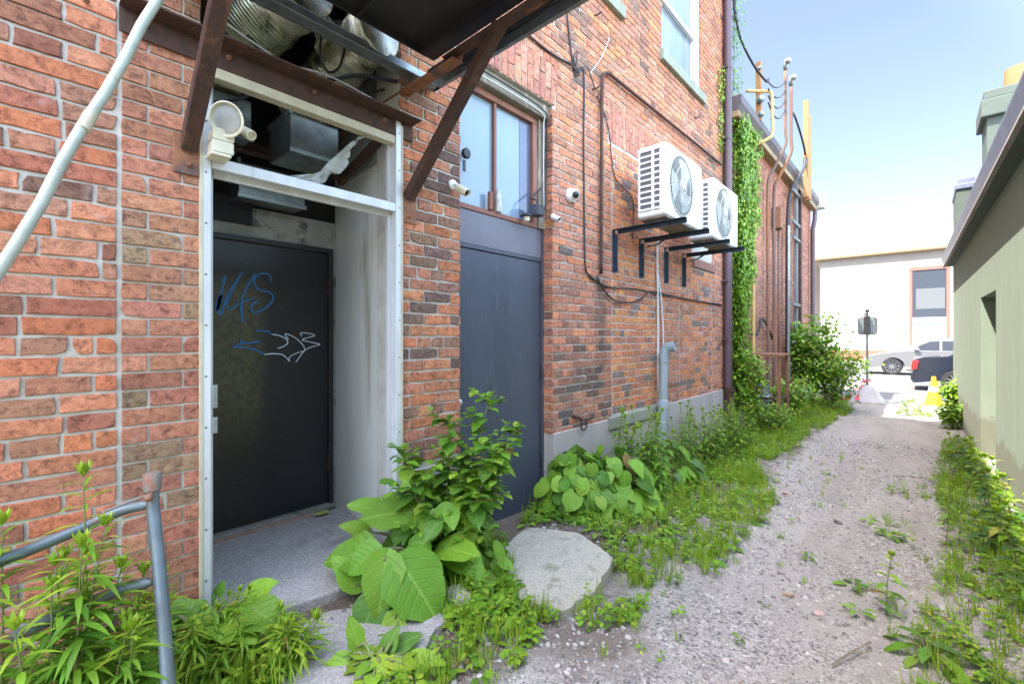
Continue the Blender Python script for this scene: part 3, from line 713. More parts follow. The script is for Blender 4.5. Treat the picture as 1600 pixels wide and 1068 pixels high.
# upper windows
for (y0, y1, z0, z1) in (UP1, UP2):
    m = M(); m.box(-.12, .06, y0 - .06, y1 + .07, z0 - .13, z0 - .002)
    build(m, 'window_sill', STONE, BLD, bevel=.006)
    m = M(); t = .06
    m.box(-.14, -.07, y0, y0 + t, z0, z1); m.box(-.14, -.02, y1 - .09, y1 - .005, z0, z1); m.box(-.14, -.07, y0 + t, y1 - .09, z0, z0 + t); m.box(-.14, -.07, y0 + t, y1 - .09, z1 - t, z1)
    zm = z0 + .75; m.box(-.13, -.06, y0 + t, y1 - .09, zm, zm + .055)
    uf = build(m, 'window', VINYL, BLD, bevel=.003)
    m = M(); m.box(-.125, -.11, y0 + t, y1 - .09, z0 + t, z1 - t)
    build(m, 'pane', mk('curtained_glass', (.22, .26, .30), (.10, .13, .17), .12, sc=3, bst=0, streak=True), uf)
    m = M(); m.box(-.4, -.3, y0 - .1, y1 + .1, z0 - .1, z1 + .1); build(m, 'window_backing', DARK, BLD)

# ------------------------------------------------------------------ low brick building beyond
B2 = thing('brick_building', 'lower single-storey red brick building with a dark sloping eave, farther down the alley', 'building', (-.02, 11.4, -.3))
m = M(); m.cur = 0; X2 = -.02
m.box(-7, X2, YE + .01, 15.05, -.5, 5.0); m.cur = 1
bricks(m, lambda a, b, d: (X2 + d, a, b), YE + .02, 15.05, .0, 4.98, [], PAL_FAR, Lb=.23, det=False, hdr=6)
build(m, 'wall', [MORTAR, BRICK], B2)
m = M(); m.prism([(-7, 5.0), (.12, 5.0), (.18, 5.10), (.18, 5.24), (-7, 5.30)], lambda a, b, d: (a, d, b), YE + .012, 15.2)
build(m, 'eave', mk('dark_eave_metal', (.10, .085, .09), (.07, .06, .065), .6, .1, sc=3, bst=.1, c3=(.16, .13, .11), p3=.62, sc3=3), B2, bevel=.01)
m = M(); m.box(X2, .13, YE + .012, 15.05, 4.9, 4.998)
build(m, 'frieze', TAN, B2)
m = M(); m.box(-.1, X2 + .03, YE + .02, 15.05, -.5, .02)
build(m, 'foundation', CONC, B2)
m = M(); m.box(-.3, .30, 15.05, 15.3, 4.95, 5.35)
build(m, 'eave_return', STUCCO, B2, bevel=.01)

# ------------------------------------------------------------------ green building on the right
gx = lambda y: 3.02 - .0175 * y
RB = thing('stucco_building', 'pale green stucco building with a metal eave and a square chimney', 'building', (3.0, 6, -.3))
YR = 13.2
n0, n1 = 7.13, 8.49
def wallseg(m, y0, y1, z0, z1, th=.3):
    a, b = gx(y0), gx(y1)
    m.add([(a, y0, z0), (b, y1, z0), (b + th, y1, z0), (a + th, y0, z0), (a, y0, z1), (b, y1, z1), (b + th, y1, z1), (a + th, y0, z1)],
          [(0,1,2,3),(7,6,5,4),(0,4,5,1),(1,5,6,2),(2,6,7,3),(3,7,4,0)])
# wall with a deep niche
m2 = M(); wallseg(m2, -3, n0, -.5, 2.85, .9); wallseg(m2, n0, n1, 1.86, 2.85, .9); wallseg(m2, n1, YR, -.5, 2.85, .9)
a, b = gx(n0) + .55, gx(n1) + .55
m2.add([(a, n0, -.5), (b, n1, -.5), (b + .3, n1, -.5), (a + .3, n0, -.5), (a, n0, 1.86), (b, n1, 1.86), (b + .3, n1, 1.86), (a + .3, n0, 1.86)],
       [(0,1,2,3),(7,6,5,4),(0,4,5,1),(1,5,6,2),(2,6,7,3),(3,7,4,0)])
m2.box(3.7, 9, -2.9, YR - .1, -.5, 2.84)
build(m2, 'wall', stucco_wall(), RB)
# eave: soffit, gutter and flashing
def run(m, prof, y0, y1, o=0):
    m.prism(prof, lambda a, b, d: (gx(d) + a, d, b), y0, y1)
m = M(); run(m, [(-.12, 2.83), (.9, 2.83), (.9, 2.852), (-.12, 2.852)], -3, YR); run(m, [(-.12, 2.852), (6, 2.852), (6, 3.1), (-.02, 3.0)], -3, YR)
build(m, 'roof', DKGREEN, RB)
m = M(); run(m, [(-.158, 2.815), (-.121, 2.815), (-.121, 2.855), (-.150, 2.86)], -3, YR)
build(m, 'fascia', mk('fascia_taupe', (.25, .215, .21), (.19, .165, .16), .6, sc=3, bst=.05), RB)
m = M(); run(m, [(-.145, 2.862), (-.121, 2.862), (-.03, 2.90), (-.03, 3.01), (-.17, 3.03), (-.17, 3.01)], -3, YR)
build(m, 'gutter', GRANITE, RB)
m = M(); m.box(3.2, 4.1, 12.2, 13.1, 2.9, 5.45); 
ch = build(m, 'chimney', DKGREEN, RB, bevel=.01)
m = M(); m.box(3.12, 4.18, 12.12, 13.18, 5.452, 5.78); m.box(3.16, 4.14, 12.16, 13.14, 5.782, 5.95)
build(m, 'chimney_cap', DKGREEN, ch, bevel=.02)
m = M(); m.lathe((3.68, 12.6, 5.95), (0, 0, 1), [(0, .24), (.06, .25), (.36, .225), (.42, .225)], 20)
build(m, 'chimney_pot', CLAY, ch, smooth='auto')
PB = thing('brick_pier', 'tall grey green pier with a dark capstone rising at the end of the stucco building', 'pier', (3.1, 14, -.3))
m = M(); m.box(2.86, 3.9, 13.75, 15.1, -.5, 4.55)
build(m, 'shaft', DKGREEN, PB, bevel=.01)
m = M(); m.box(2.84, 3.95, 13.72, 15.15, 4.552, 4.66); m.box(2.90, 3.15, 13.8, 14.1, 4.66, 4.80)
build(m, 'capstone', GRANITE, PB, bevel=.01)

# ------------------------------------------------------------------ white building across the street
WB = thing('white_building', 'white stucco building across the street with a tan cornice and red brick base', 'building', (0, 36.5, -.2))
YW = 36.0
m = M(); m.box(-2.7, 14, YW, YW + 10, -.3, 6.0); m.box(-3.6, 14, YW + .15, YW + 10, 6.6, 8.1); m.box(-6, 1.9, YW + .3, YW + 9, 8.1, 8.75); m.box(.9, 1.9, YW + .1, YW + 9, 6.65, 9.1)
m.box(-30, -3.2, YW + 6, YW + 14, -.3, 7.2)
build(m, 'wall', STUCCO, WB)
m = M(); m.box(-2.75, 14, YW - .03, YW + .3, 5.95, 6.42)
build(m, 'frieze', GREYTRIM, WB)
m = M(); m.box(-3.1, 14, YW - .35, YW + .4, 6.422, 6.62)
build(m, 'cornice', TAN, WB, bevel=.05)
m = M(); m.box(-2.72, 1.2, YW - .04, YW, -.2, .5)
build(m, 'base', mk('pink_brick_base', (.30, .11, .07), (.24, .09, .06), .9, sc=5, bst=.2), WB)
x0, x1 = 1.75, 3.5
m = M(); m.box(x0, x0 + .14, YW - .06, YW + .1, .3, 5.3); m.box(x1 - .14, x1, YW - .06, YW + .1, .3, 5.3); m.box(x0, x1, YW - .07, YW + .1, 5.3, 5.5)
wf2 = build(m, 'window', mk('faded_red_frame', (.25, .11, .08), (.21, .09, .07), .7, sc=3), WB)
m = M(); m.box(x0 + .14, x1 - .14, YW - .03, YW - .01, 2.5, 5.3); build(m, 'upper_pane', flat('grey_glass', (.05, .06, .075), .35, 0, .2), wf2)
m = M(); m.box(x0 + .3, x1 - .2, YW - .038, YW - .031, 3.0, 4.2); build(m, 'blind', flat('pale_blind', (.11, .12, .125), .6), wf2)
m = M(); m.box(x0 + .14, x1 - .14, YW - .05, YW + .02, 2.15, 2.5); build(m, 'transom', STUCCO, wf2)
m = M(); m.box(x0 + .14, x1 - .14, YW - .03, YW - .01, .3, 2.15); build(m, 'lower_pane', flat('mint_glass', (.20, .28, .26), .35, 0, .2), wf2)

# ------------------------------------------------------------------ steel bracket frame and the machine above the recess
SF = thing('steel_bracket_frame', 'rusted steel angle bracket frame bolted to the brick over the recessed black door', 'bracket', (.05, 1.0, 2.5))
ya, yb = PX(186, 30, .02).y, 1.60
m = M(); m.box(.012, .022, ya, yb, 2.53, 2.635); m.box(.0225, .115, ya, yb, 2.626, 2.635)
build(m, 'wall_angle', RUST, SF, bevel=.002)
for q in (.16, .33, .62, 1.0, 1.4):
    m = M(); m.lathe((.022, q, 2.59), (1, 0, 0), [(0, .011), (.012, .011), (.012, .006), (.02, .006)], 6); build(m, 'bolt', RUSTO, SF)
m = M(); m.ell((-.9, 1.575, 2.80), (.50, 1.575, 2.80), .06, .065, .008)
build(m, 'arm', RUSTO, SF)
m = M(); m.ell((.40, 1.585, 2.845), (1.5, 1.585, 2.845), .06, .065, .008)
build(m, 'arm', RUST, SF)
m = M(); m.ell((-.9, .50, 2.80), (1.5, .50, 2.80), .06, .065, .008)
build(m, 'arm', RUST, SF)
def strut(y, p0, p1):
    m = M(); a = Vector((p0[0], y, p0[1])); b = Vector((p1[0], y, p1[1]))
    d = (b - a).normalized(); n = Vector((-d.z, 0, d.x))
    m.bar(a, b, .055, .009, n); m.bar(a + n * .028 + Vector((0, -.024, 0)), b + n * .028 + Vector((0, -.024, 0)), .009, .046, n)
    return build(m, 'strut', RUST, SF)
strut(1.575, (.03, 2.17), (.80, 2.86)); strut(.475, (.03, 2.13), (.80, 2.82))
for y in (.475, 1.575):
    m = M(); m.box(.010, .019, y - .055, y + .055, 2.035, 2.20); m.lathe((.019, y, 2.075), (1, 0, 0), [(0, .012), (.010, .012), (.010, .006), (.018, .006)], 6)
    build(m, 'wall_plate', RUSTO, SF, bevel=.002)
m = M(); m.ell((-.62, .52, 2.42), (-.62, 1.50, 2.42), .05, .07, .008)
build(m, 'inner_beam', RUST, SF)
m = M(); m.bar((-.30, .60, 2.66), (-.30, .60, 3.4), .05, .05, (1, 0, 0)); build(m, 'hanger', RUST, SF)
m = M(); m.bar((-.62, 1.46, 2.4), (-.05, 1.50, 2.62), .03, .05)
build(m, 'hanger', RUST, SF)

AC0 = thing('rooftop_unit', 'black underside of a big air handling unit carried on a steel tray above the doors', 'air conditioner', (.6, 1.0, 2.9))
m = M()
m.box(.03, .055, .1, 1.75, 2.885, 2.97); m.box(.056, .11, .1, 1.75, 2.885, 2.893)
m.box(.056, 1.35, 1.725, 1.75, 2.885, 2.97); m.box(1.32, 1.35, .1, 1.724, 2.885, 2.97)
tr_ = build(m, 'tray', GALV, AC0, bevel=.003)
m = M(); m.box(.20, 1.30, .42, 1.62, 2.95, 3.9)
build(m, 'casing', BLACK, AC0, bevel=.01)
m = M(); m.box(.25, .265, .5, 1.5, 2.915, 2.949); m.box(.95, .965, .5, 1.5, 2.915, 2.949); m.box(.266, .949, 1.10, 1.115, 2.915, 2.949); m.box(.266, .949, 1.48, 1.495, 2.915, 2.949)
build(m, 'base_rail', BLACK, AC0)
m = M()
for i in range(7): m.box(.30 + i * .045, .325 + i * .045, .72, .98, 2.925, 2.949)
build(m, 'grille', GALV, AC0)
m = M()
for a in range(4): m.box(.12, 1.3, 1.635 + a * .025, 1.643 + a * .025, 2.93, 2.942)
m.tube([(.1, 1.66, 2.9), (.4, 1.68, 2.88), (.8, 1.66, 2.91), (1.3, 1.68, 2.88)], .008, 6)
build(m, 'wiring', CABLE, AC0)

def duct(name, lab, pts, r, ridged=True):
    P = [Vector(p) for p in pts]; Q = []
    for i in range(len(P) - 1):
        for k in range(56): Q.append(P[i].lerp(P[i+1], k / 56))
    Q.append(P[-1]); m = M()
    rs = [r * (1 + (.030 * sin(i * 1.9) if ridged else 0) + .10 * noise.noise(Vector((i * .06, r, 1)))) for i in range(len(Q))]
    m.tube(Q, rs, 26); m.v = [tuple(Vector(v) + Vector((0, 0, 1)) * .014 * noise.noise(Vector(v) * 9) + Vector((.012 * noise.noise(Vector(v) * 21), 0, 0))) for v in m.v]; o = build(m, name, FOIL, None, smooth=True); tag(o, lab, 'duct'); return o
duct('foil_duct', 'yellowish ribbed foil duct nearest the left post above the recess', [(-.75, .70, 2.75), (-.42, .80, 2.98), (-.20, .92, 3.12), (.02, .95, 3.14)], .17)
duct('foil_duct', 'crinkled foil duct above the torn film, right of the ribbed one', [(-.7, 1.22, 2.80), (-.34, 1.28, 2.96), (-.12, 1.34, 3.06), (.05, 1.36, 3.08)], .14)
for k, (y0, y1, x0, z0, lab) in enumerate([(.60, .86, -.55, 2.44, 'left one of two dusty sheet metal boxes hanging in the recess'), (1.02, 1.30, -.42, 2.40, 'right one of two dusty sheet metal boxes hanging in the recess'), (.90, 1.30, -.90, 2.22, 'low sheet metal box on the rear wall of the recess')]):
    m = M(); m.rbox(x0 - .22, x0 + .1, y0, y1, z0, z0 + .22, .02, 'y'); m.box(x0 - .23, x0 + .11, y0 - .01, y0 + .01, z0 + .205, z0 + .235); m.box(x0 + .101, x0 + .115, y0 - .01, y1 + .01, z0 - .01, z0 + .02)
    tag(build(m, 'metal_box', GALV, bevel=.004), lab, 'duct box')
def sag(a, b, dz, n=10):
    a, b = Vector(a), Vector(b); return [a.lerp(b, i/n) + Vector((0, 0, -dz * 4 * (i/n) * (1 - i/n))) for i in range(n + 1)]
def curve(pts, sub=6):
    P = [Vector(p) for p in pts]; Q = []
    for i in range(len(P) - 1):
        p0, p1, p2, p3 = P[max(i-1, 0)], P[i], P[i+1], P[min(i+2, len(P)-1)]
        for k in range(sub):
            t = k / sub; Q.append(.5 * ((2*p1) + (-p0+p2)*t + (2*p0-5*p1+4*p2-p3)*t*t + (-p0+3*p1-3*p2+p3)*t**3))
    return Q + [P[-1]]
def cable(lab, pts, r, mat=CABLE, cat='cable', name='cable', sub=6, n=6, group=None):
    m = M(); m.tube(curve(pts, sub), r, n); return tag(build(m, name, mat, smooth=True), lab, cat, group)
cable('thick black cable bundle sagging in front of the foil ducts', [PX(x, y, -.02) for x, y in ((385, 55), (430, 95), (500, 125), (560, 118), (632, 130))], .012)
cable('thin pale cable looping past the black bundle above the recess', [PX(x, y, .0) for x, y in ((330, 20), (400, 70), (450, 100), (520, 122), (600, 165))], .005, WCABLE)
cable('black cable curving over the siren inside the recess', [PX(x, y, -.3) for x, y in ((335, 160), (375, 155), (405, 138), (430, 120))], .008)

cable('thin black cable drooping across the sheet metal boxes', [PX(x, y, -.35) for x, y in ((345, 120), (400, 150), (440, 150), (490, 170), (560, 160))], .006)
cable('second thin cable crossing under the foil ducts', [PX(x, y, -.15) for x, y in ((360, 70), (420, 118), (470, 112), (540, 148), (600, 140))], .007)
cable('loose black loop hanging between the two foil ducts', [PX(x, y, -.1) for x, y in ((505, 40), (500, 85), (512, 112), (530, 105), (540, 70))], .007)
m = M(); a = PX(520, 60, -.25); m.sheet(a + Vector((0, -.12, .1)), a + Vector((.1, .22, .1)), a + Vector((.15, .26, -.12)), a + Vector((.02, -.1, -.14)), 14, 10, lambda u, v: Vector((.05 * noise.noise(Vector((u*4, v*4, 3))), .02 * noise.noise(Vector((u*7, v*6, 1))), .04 * noise.noise(Vector((u*5, v*5, 8))))))
tag(build(m, 'foil_sheet', FOIL), 'crumpled foil sheet stuffed between the two ducts', 'insulation')
# siren with horn on the aluminium post
S = thing('alarm_siren', 'round cream siren with two side lamps clamped on the white post', 'siren', PX(357, 235, .10))
c = PX(355, 187, .13); ax = Vector((.62, -.62, -.25)).normalized()
m = M(); m.lathe(c - ax * .05, ax, [(0, .028), (.02, .05), (.05, .069), (.058, .072), (.060, .066), (.052, .060), (.048, .058)], 32)
build(m, 'bell', IVORY, S, smooth='auto')
m = M(); m.lathe(c - ax * .002, ax, [(0, .055), (.004, .053), (.009, .03), (.011, .012), (.011, .002)], 28)
build(m, 'diaphragm', mk('grey_cone', (.36, .38, .36), (.28, .29, .28), .6, sc=20), S, smooth='auto')
c2 = PX(350, 212, .09)
m = M(); m.rbox(c2.x - .055, c2.x + .02, c2.y - .045, c2.y + .035, c2.z - .03, c2.z + .02, .01, 'x'); m.rbox(c2.x - .05, c2.x + .03, c2.y - .05, c2.y + .03, c2.z - .085, c2.z - .035, .006, 'x'); m.box(c2.x - .06, c2.x + .032, c2.y - .055, c2.y + .02, c2.z - .10, c2.z - .087)
build(m, 'bracket', IVORY, S, bevel=.003)
c3 = PX(388, 209, .08); ax2 = Vector((.5, .15, -.3)).normalized()
m = M(); m.tube([c2, c3 - ax2 * .05], .012, 8); m.lathe(c3 - ax2 * .05, ax2, [(0, .014), (.01, .022), (.075, .023), (.078, .018), (.06, .016)], 18)
build(m, 'lamp', IVORY, S, smooth='auto')

# cameras, junction box, lamp cap
def bullet(lab, base, tip, r, grp='security cameras on the brick'):
    t = thing('security_camera', lab, 'camera', base, grp)
    b = Vector(base); e = Vector(tip); d = (e - b).normalized()
    m = M(); m.lathe(b, (1, 0, 0), [(0, r*1.25), (.012, r*1.2), (.022, r*.75), (.03, r*.4)], 18); build(m, 'mount', WHITE, t, smooth='auto')
    m = M(); m.tube([b + Vector((.022, 0, 0)), b + Vector((.045, 0, -.005)), e - d * .06], r*.35, 8); build(m, 'arm', WHITE, t)
    m = M(); m.lathe(e - d * .075, d, [(0, r*.6), (.006, r), (.095, r), (.10, r*.93), (.085, r*.8)], 20); h = build(m, 'housing', IVORY if r > .024 else WHITE, t, smooth='auto')
    m = M(); m.lathe(e + d * .009, d, [(0, r*.78), (.002, r*.7)], 16); build(m, 'lens', DGLASS, h)
bullet('cream bullet camera on the brick pillar beside the transom window', PX(707, 289, .01), PX(727, 300, .12), .027)
bullet('small white bullet camera below the dome camera', PX(864, 339, .01), PX(872, 342, .07), .022)
t = thing('dome_camera', 'white dome camera on the brick right of the slate door', 'camera', PX(893, 306, .01), 'security cameras on the brick')
b = PX(890, 306, .005); ax = Vector((.8, -.45, -.25)).normalized()
m = M(); m.lathe(b, (1, 0, 0), [(0, .062), (.03, .062), (.04, .055)], 24); m.sph(b + Vector((.045, 0, 0)), .05, 20)
build(m, 'housing', WHITE, t, smooth='auto')
m = M(); m.lathe(b + Vector((.045, 0, 0)) + ax * .035, ax, [(0, .032), (.012, .030), (.02, .02), (.023, .005)], 20)
build(m, 'lens', DGLASS, t, smooth='auto')
q = PX(842, 329, -.0)
t = thing('junction_box', 'dark grey junction box with cables at the window corner', 'junction box', q)
m = M(); m.box(q.x - .06, q.x + .02, q.y - .055, q.y + .045, q.z - .045, q.z + .045); build(m, 'box', SLATE, t, bevel=.006)
m = M(); m.box(q.x + .021, q.x + .027, q.y - .05, q.y + .04, q.z - .04, q.z + .04); m.sph((q.x + .028, q.y, q.z + .03), .005, 8); build(m, 'cover', BLACK, t, bevel=.003)
m = M(); m.tube([(q.x, q.y - .03, q.z + .04), (q.x, q.y - .02, q.z + .08), (q.x - .05, q.y - .04, q.z + .10), (-.07, 2.95, 2.6)], .008, 6); build(m, 'gland', CABLE, t)
q = PX(823, 341, -.02)
t = thing('lamp_holder', 'small black capped lamp with a cream glass under the window corner', 'lamp', q)
m = M(); m.lathe(q + Vector((0, 0, .03)), (0, 0, -1), [(0, .01), (.002, .04), (.012, .042), (.014, .03), (.02, .03)], 18); m.tube([q + Vector((-.06, 0, .03)), q + Vector((0, 0, .035))], .012, 8); build(m, 'cap', BLACK, t, smooth='auto')
m = M(); m.lathe(q + Vector((0, 0, .009)), (0, 0, -1), [(0, .026), (.03, .024), (.038, .012)], 16); build(m, 'globe', IVORY, t, smooth='auto')
# old black lock/fan on the window glass and the bottle inside sill
q = PX(727, 240, -.085)
t = thing('vent_fan', 'round black vent with a hanging tag on the window glass', 'vent', q)
m = M(); m.lathe(q + Vector((-.005, 0, 0)), (1, 0, -.1), [(0, .035), (.02, .038), (.03, .03), (.032, .01)], 18); build(m, 'cap', BLACK, t, smooth='auto')
m = M(); m.box(q.x, q.x + .008, q.y - .025, q.y + .0, q.z - .13, q.z - .05); build(m, 'tag', BLACK, t, bevel=.002)
for px, h, lab, mt in ((764, .13, 'rusty tin standing on the window ledge left of the bottle', REDWOOD), (777, .17, 'clouded bottle standing on the window ledge', glassy('clouded_glass', (.55, .55, .50), .2, .8))):
    q = PX(px, 333, -.10); q = Vector((-.085, q.y, 2.302))
    m = M(); m.lathe(q, (0, 0, 1), [(0, .026), (.02, .028), (h * .72, .027), (h * .82, .014), (h, .013)] if h > .15 else [(0, .02), (h, .02)], 16)
    tag(build(m, 'bottle' if h > .15 else 'tin', mt, smooth='auto'), lab, 'bottle' if h > .15 else 'tin')
# window cables
cable('pair of pale cables running along the lintel and down the window corner', [(.004, 1.99, 3.19), (.004, 2.5, 3.20), (-.02, 2.9, 3.20), (-.05, 2.965, 3.12), (-.06, 2.975, 2.8), (-.05, 2.97, 2.42)], .006, WCABLE)
cable('black cable running along the lintel above the pale pair', [(.012, 1.99, 3.225), (.012, 2.5, 3.23), (-.01, 2.93, 3.22), (-.035, 2.99, 3.1), (-.04, 2.99, 2.8), (-.03, 2.96, 2.42)], .006)

# conduits and cables on the long wall
cable('black iron pipe that turns along the wall as a rusty horizontal run', [(.04, 3.735, 1.95), (.04, 3.74, 2.6), (.04, 3.745, 3.3), (.04, 3.75, 3.72), (.04, 3.77, 3.86), (.04, 3.86, 3.92), (.04, 4.1, 3.93), (.04, 5.2, 3.95), (.04, 6.3, 3.97), (.04, 7.2, 3.98)], .017, RUST, 'pipe', 'conduit_pipe', 4, 10)
wall_c = lambda L, x=.02: [PX(a, b, x) for a, b in L]
cable('thin black cable hanging straight down left of the iron pipe', wall_c([(882, -20), (890, 60), (898, 110), (912, 112), (912, 220), (913, 330), (914, 400), (918, 428), (935, 440), (948, 450)]), .008)
cable('dark cable looping between the iron pipe and the drainpipe', wall_c([(932, 432), (945, 455), (962, 470), (985, 472), (1005, 465), (1015, 455), (1050, 462), (1090, 470), (1128, 476)], .03), .009)
cable('grey cable strung from the iron pipe foot to the pale pipes', wall_c([(918, 428), (950, 448), (1000, 452), (1035, 462), (1060, 464), (1128, 478)], .02), .007)
cable('tangle of thin black wires at the bend above the iron pipe', wall_c([(893, 100), (905, 118), (896, 92), (902, 82), (900, 118), (915, 104), (925, 125), (930, 140)], .03), .006)
cable('thin dark cable curving from the iron pipe towards the upper air conditioner', wall_c([(933, 150), (945, 180), (953, 215), (956, 250), (962, 280), (985, 305), (990, 330), (988, 375)], .02), .006)
cable('white plastic line hanging from the near air conditioner', wall_c([(1027, 372), (1027, 420), (1028, 500), (1028, 560), (1029, 615)], .03), .013, WCABLE, 'pipe', 'drain_line')
cable('second white plastic line hanging just right of the first', wall_c([(1027, 420), (1033, 470), (1036, 520), (1036, 600)], .03), .010, WCABLE, 'pipe', 'drain_line')
cable('thin pale wire slanting down the brick below the upper window', wall_c([(952, 60), (940, 90), (922, 115)], .015), .004, WCABLE)
cable('black service cable crossing the wall above the slate door', wall_c([(820, 50), (850, 75), (875, 92), (893, 100)], .02), .009)
for i, (px, py, lab) in enumerate([(928, 25, 'bent black hook high on the brick near the upper sill'), (925, 140, 'small rusty hook beside the iron pipe bend'), (1085, 185, 'bent black hook under the white upper window'), (905, 655, 'rusty iron ring and hook low on the brick above the foundation')]):
    p = PX(px, py, .005); m = M(); big = i == 3; k = 1.6 if big else 1
    m.tube(curve([p, p + Vector((.04*k, .01, 0)), p + Vector((.06*k, .03, .02)), p + Vector((.05*k, .05, .04))] if not big else [p + Vector((0, -.12, .05)), p + Vector((.03, -.06, .03)), p + Vector((.04, 0, 0)), p + Vector((.04, .12, .0)), p + Vector((.02, .2, .02))]), .008 * k, 7)
    if big:
        m.tube([p + Vector((.05, .045 * cos(a), -.045 + .045 * sin(a))) for a in [i * pi / 8 for i in range(17)]], .007, 6, False)
    tag(build(m, 'wall_hook', RUST, smooth=True), lab, 'hook')
# grey vent pipe
t = thing('vent_pipe', 'grey plastic vent pipe with an elbow standing against the foundation', 'pipe', (.12, 4.95, gz(4.9)))
pv = [(.12, 4.90, -.22), (.12, 4.92, .4), (.12, 4.94, .56)]
m = M(); m.tube(pv, .055, 20); build(m, 'lower_pipe', PVC, t, smooth='auto')
m = M(); m.tube([(.12, 4.94, .56), (.12, 4.96, 1.08)], .050, 20); m.lathe((.12, 4.94, .53), (0, 0, 1), [(0, .060), (.10, .060), (.11, .052)], 20); build(m, 'upper_pipe', PVC, t, smooth='auto')
m = M(); m.tube([(.12, 4.96, 1.06), (.12, 4.96, 1.14), (.135, 4.97, 1.20), (.17, 4.98, 1.235), (.24, 4.99, 1.24)], [.057, .058, .058, .058, .06], 20, False)
m.tube([(.235, 4.99, 1.24), (.15, 4.975, 1.22)], [.05, .045], 20); build(m, 'elbow', PVC, t, smooth='auto')
# downspout
t = thing('downspout', 'tall dark brown downspout at the far corner of the tall brick building', 'downspout', (.07, 7.45, gz(7.4)))
m = M(); m.tube([(.075, 7.40, .55), (.075, 7.40, 9.2)], .062, 16); build(m, 'pipe', BROWN, t, smooth='auto')
m = M(); m.tube([(.085, 7.42, -.28), (.085, 7.42, .56)], .075, 16); m.lathe((.085, 7.42, .5), (0, 0, 1), [(0, .085), (.07, .085)], 16); build(m, 'boot', RUST, t, smooth='auto')
for z in (1.3, 2.2, 3.4, 4.4, 5.5, 6.6):
    m = M(); m.lathe((.075, 7.40, z), (0, 0, 1), [(0, .067), (.03, .067)], 16); m.box(0, .1, 7.315, 7.325, z, z + .03); build(m, 'strap', BROWN, t)

# wall mounted air conditioners
def ac_unit(lab, y0):
    x0, x1, z0, z1, y1 = .30, .58, 2.47, 3.14, y0 + .90
    t = thing('air_conditioner', lab, 'air conditioner', (.44, y0 + .45, z0), 'outdoor air conditioners on the wall')
    m = M(); m.rbox(x0, x1, y0, y1, z0, z1, .03, 'x'); cs = build(m, 'casing', WHITE, t, bevel=.012)
    m = M(); m.box(x0 + .01, x1 - .01, y0 + .02, y1 - .02, z0 - .014, z0 - .001); m.box(x0 + .03, x0 + .08, y0 + .1, y0 + .16, z0 - .03, z0 - .015); m.box(x1 - .08, x1 - .03, y0 + .1, y0 + .16, z0 - .03, z0 - .015); m.box(x0 + .03, x1 - .03, y1 - .16, y1 - .1, z0 - .03, z0 - .015)
    build(m, 'base_pan', OLDWOOD, t)
    m = M(); dk = M()
    n = 10; za, zb = z0 + .07, z1 - .05
    for (xa, xb) in ((x0 + .03, x0 + .145), (x0 + .17, x0 + .225)):
        dk.box(xa, xb, y0 - .0035, y0 - .0005, za, zb)
        m.box(xa - .008, xa, y0 - .012, y0 - .0005, za, zb); m.box(xb, xb + .008, y0 - .012, y0 - .0005, za, zb)
        for i in range(n + 1):
            z = za + (zb - za) * i / n
            m.add([(xa, y0 - .012, z - .006), (xb, y0 - .012, z - .006), (xb, y0 - .004, z + .012), (xa, y0 - .004, z + .012)], [(0,1,2,3)])
            m.box(xa, xb, y0 - .013, y0 - .004, z - .007, z + .005)
    build(dk, 'coil', flat('coil_fins', (.15, .155, .16), .5, .3), t); build(m, 'louvre', WHITE, t)
    cy, cz, r = y0 + .355, (z0 + z1) / 2, .285
    m = M(); m.lathe((x1 - .035, cy, cz), (1, 0, 0), [(0, r), (.0355, r)], 40); build(m, 'fan_recess', flat('fan_shadow', (.10, .10, .095), .6), t)
    m = M()
    for k in range(3):
        a = k * 2 * pi / 3 + .3; V = []
        for j in range(6):
            for (i, rr) in ((0, .06), (1, .15), (2, .255)):
                b = a + j * .26 + i * .14; V.append((x1 + .003 + .006 * sin(j * .6), cy + rr * cos(b), cz + rr * sin(b)))
        m.add(V, [(j*3+i, j*3+i+1, j*3+i+4, j*3+i+3) for j in range(5) for i in range(2)])
    m.lathe((x1 + .001, cy, cz), (1, 0, 0), [(0, .06), (.01, .055)], 20)
    build(m, 'fan', flat('fan_blade', (.34, .34, .31), .5), t)
    m = M()
    for k in range(48):
        a = 2*pi*k/48; m.tube([(x1 + .016, cy + .03*cos(a), cz + .03*sin(a)), (x1 + .024, cy + .16*cos(a + .1), cz + .16*sin(a + .1)), (x1 + .004, cy + r*cos(a + .2), cz + r*sin(a + .2))], .0018, 4)
    for rr in (.075, .18, .287):
        m.tube([(x1 + (.022 if rr < .22 else .012 if rr < .27 else .004), cy + rr*cos(a), cz + rr*sin(a)) for a in [2*pi*i/40 for i in range(41)]], .0028 if rr < .28 else .007, 5, False)
    m.lathe((x1 + .012, cy, cz), (1, 0, 0), [(0, .045), (.016, .042), (.018, .01)], 20)
    build(m, 'fan_guard', flat('guard_wire', (.50, .50, .46), .5), t)
    for i in range(4): m = M(); m.rbox(x1, x1 + .003, y1 - .19, y1 - .05, z0 + .12 + i * .11, z0 + .15 + i * .11, .012, 'x'); build(m, 'panel_rib', VINYL, t)
    m = M(); m.tube(curve([(x0 + .05, y1 + .002, z0 + .15), (x0, y1 + .05, z0 + .1), (.1, y1 + .04, z0 - .05), (.03, y1 - .1, z0 - .1)]), .012, 8); build(m, 'refrigerant_line', BLACK, t)
ac_unit('white wall-mounted air conditioner nearest the slate door, with side slots in view', 3.96)
ac_unit('farther white wall-mounted air conditioner beside the downspout', 5.22)
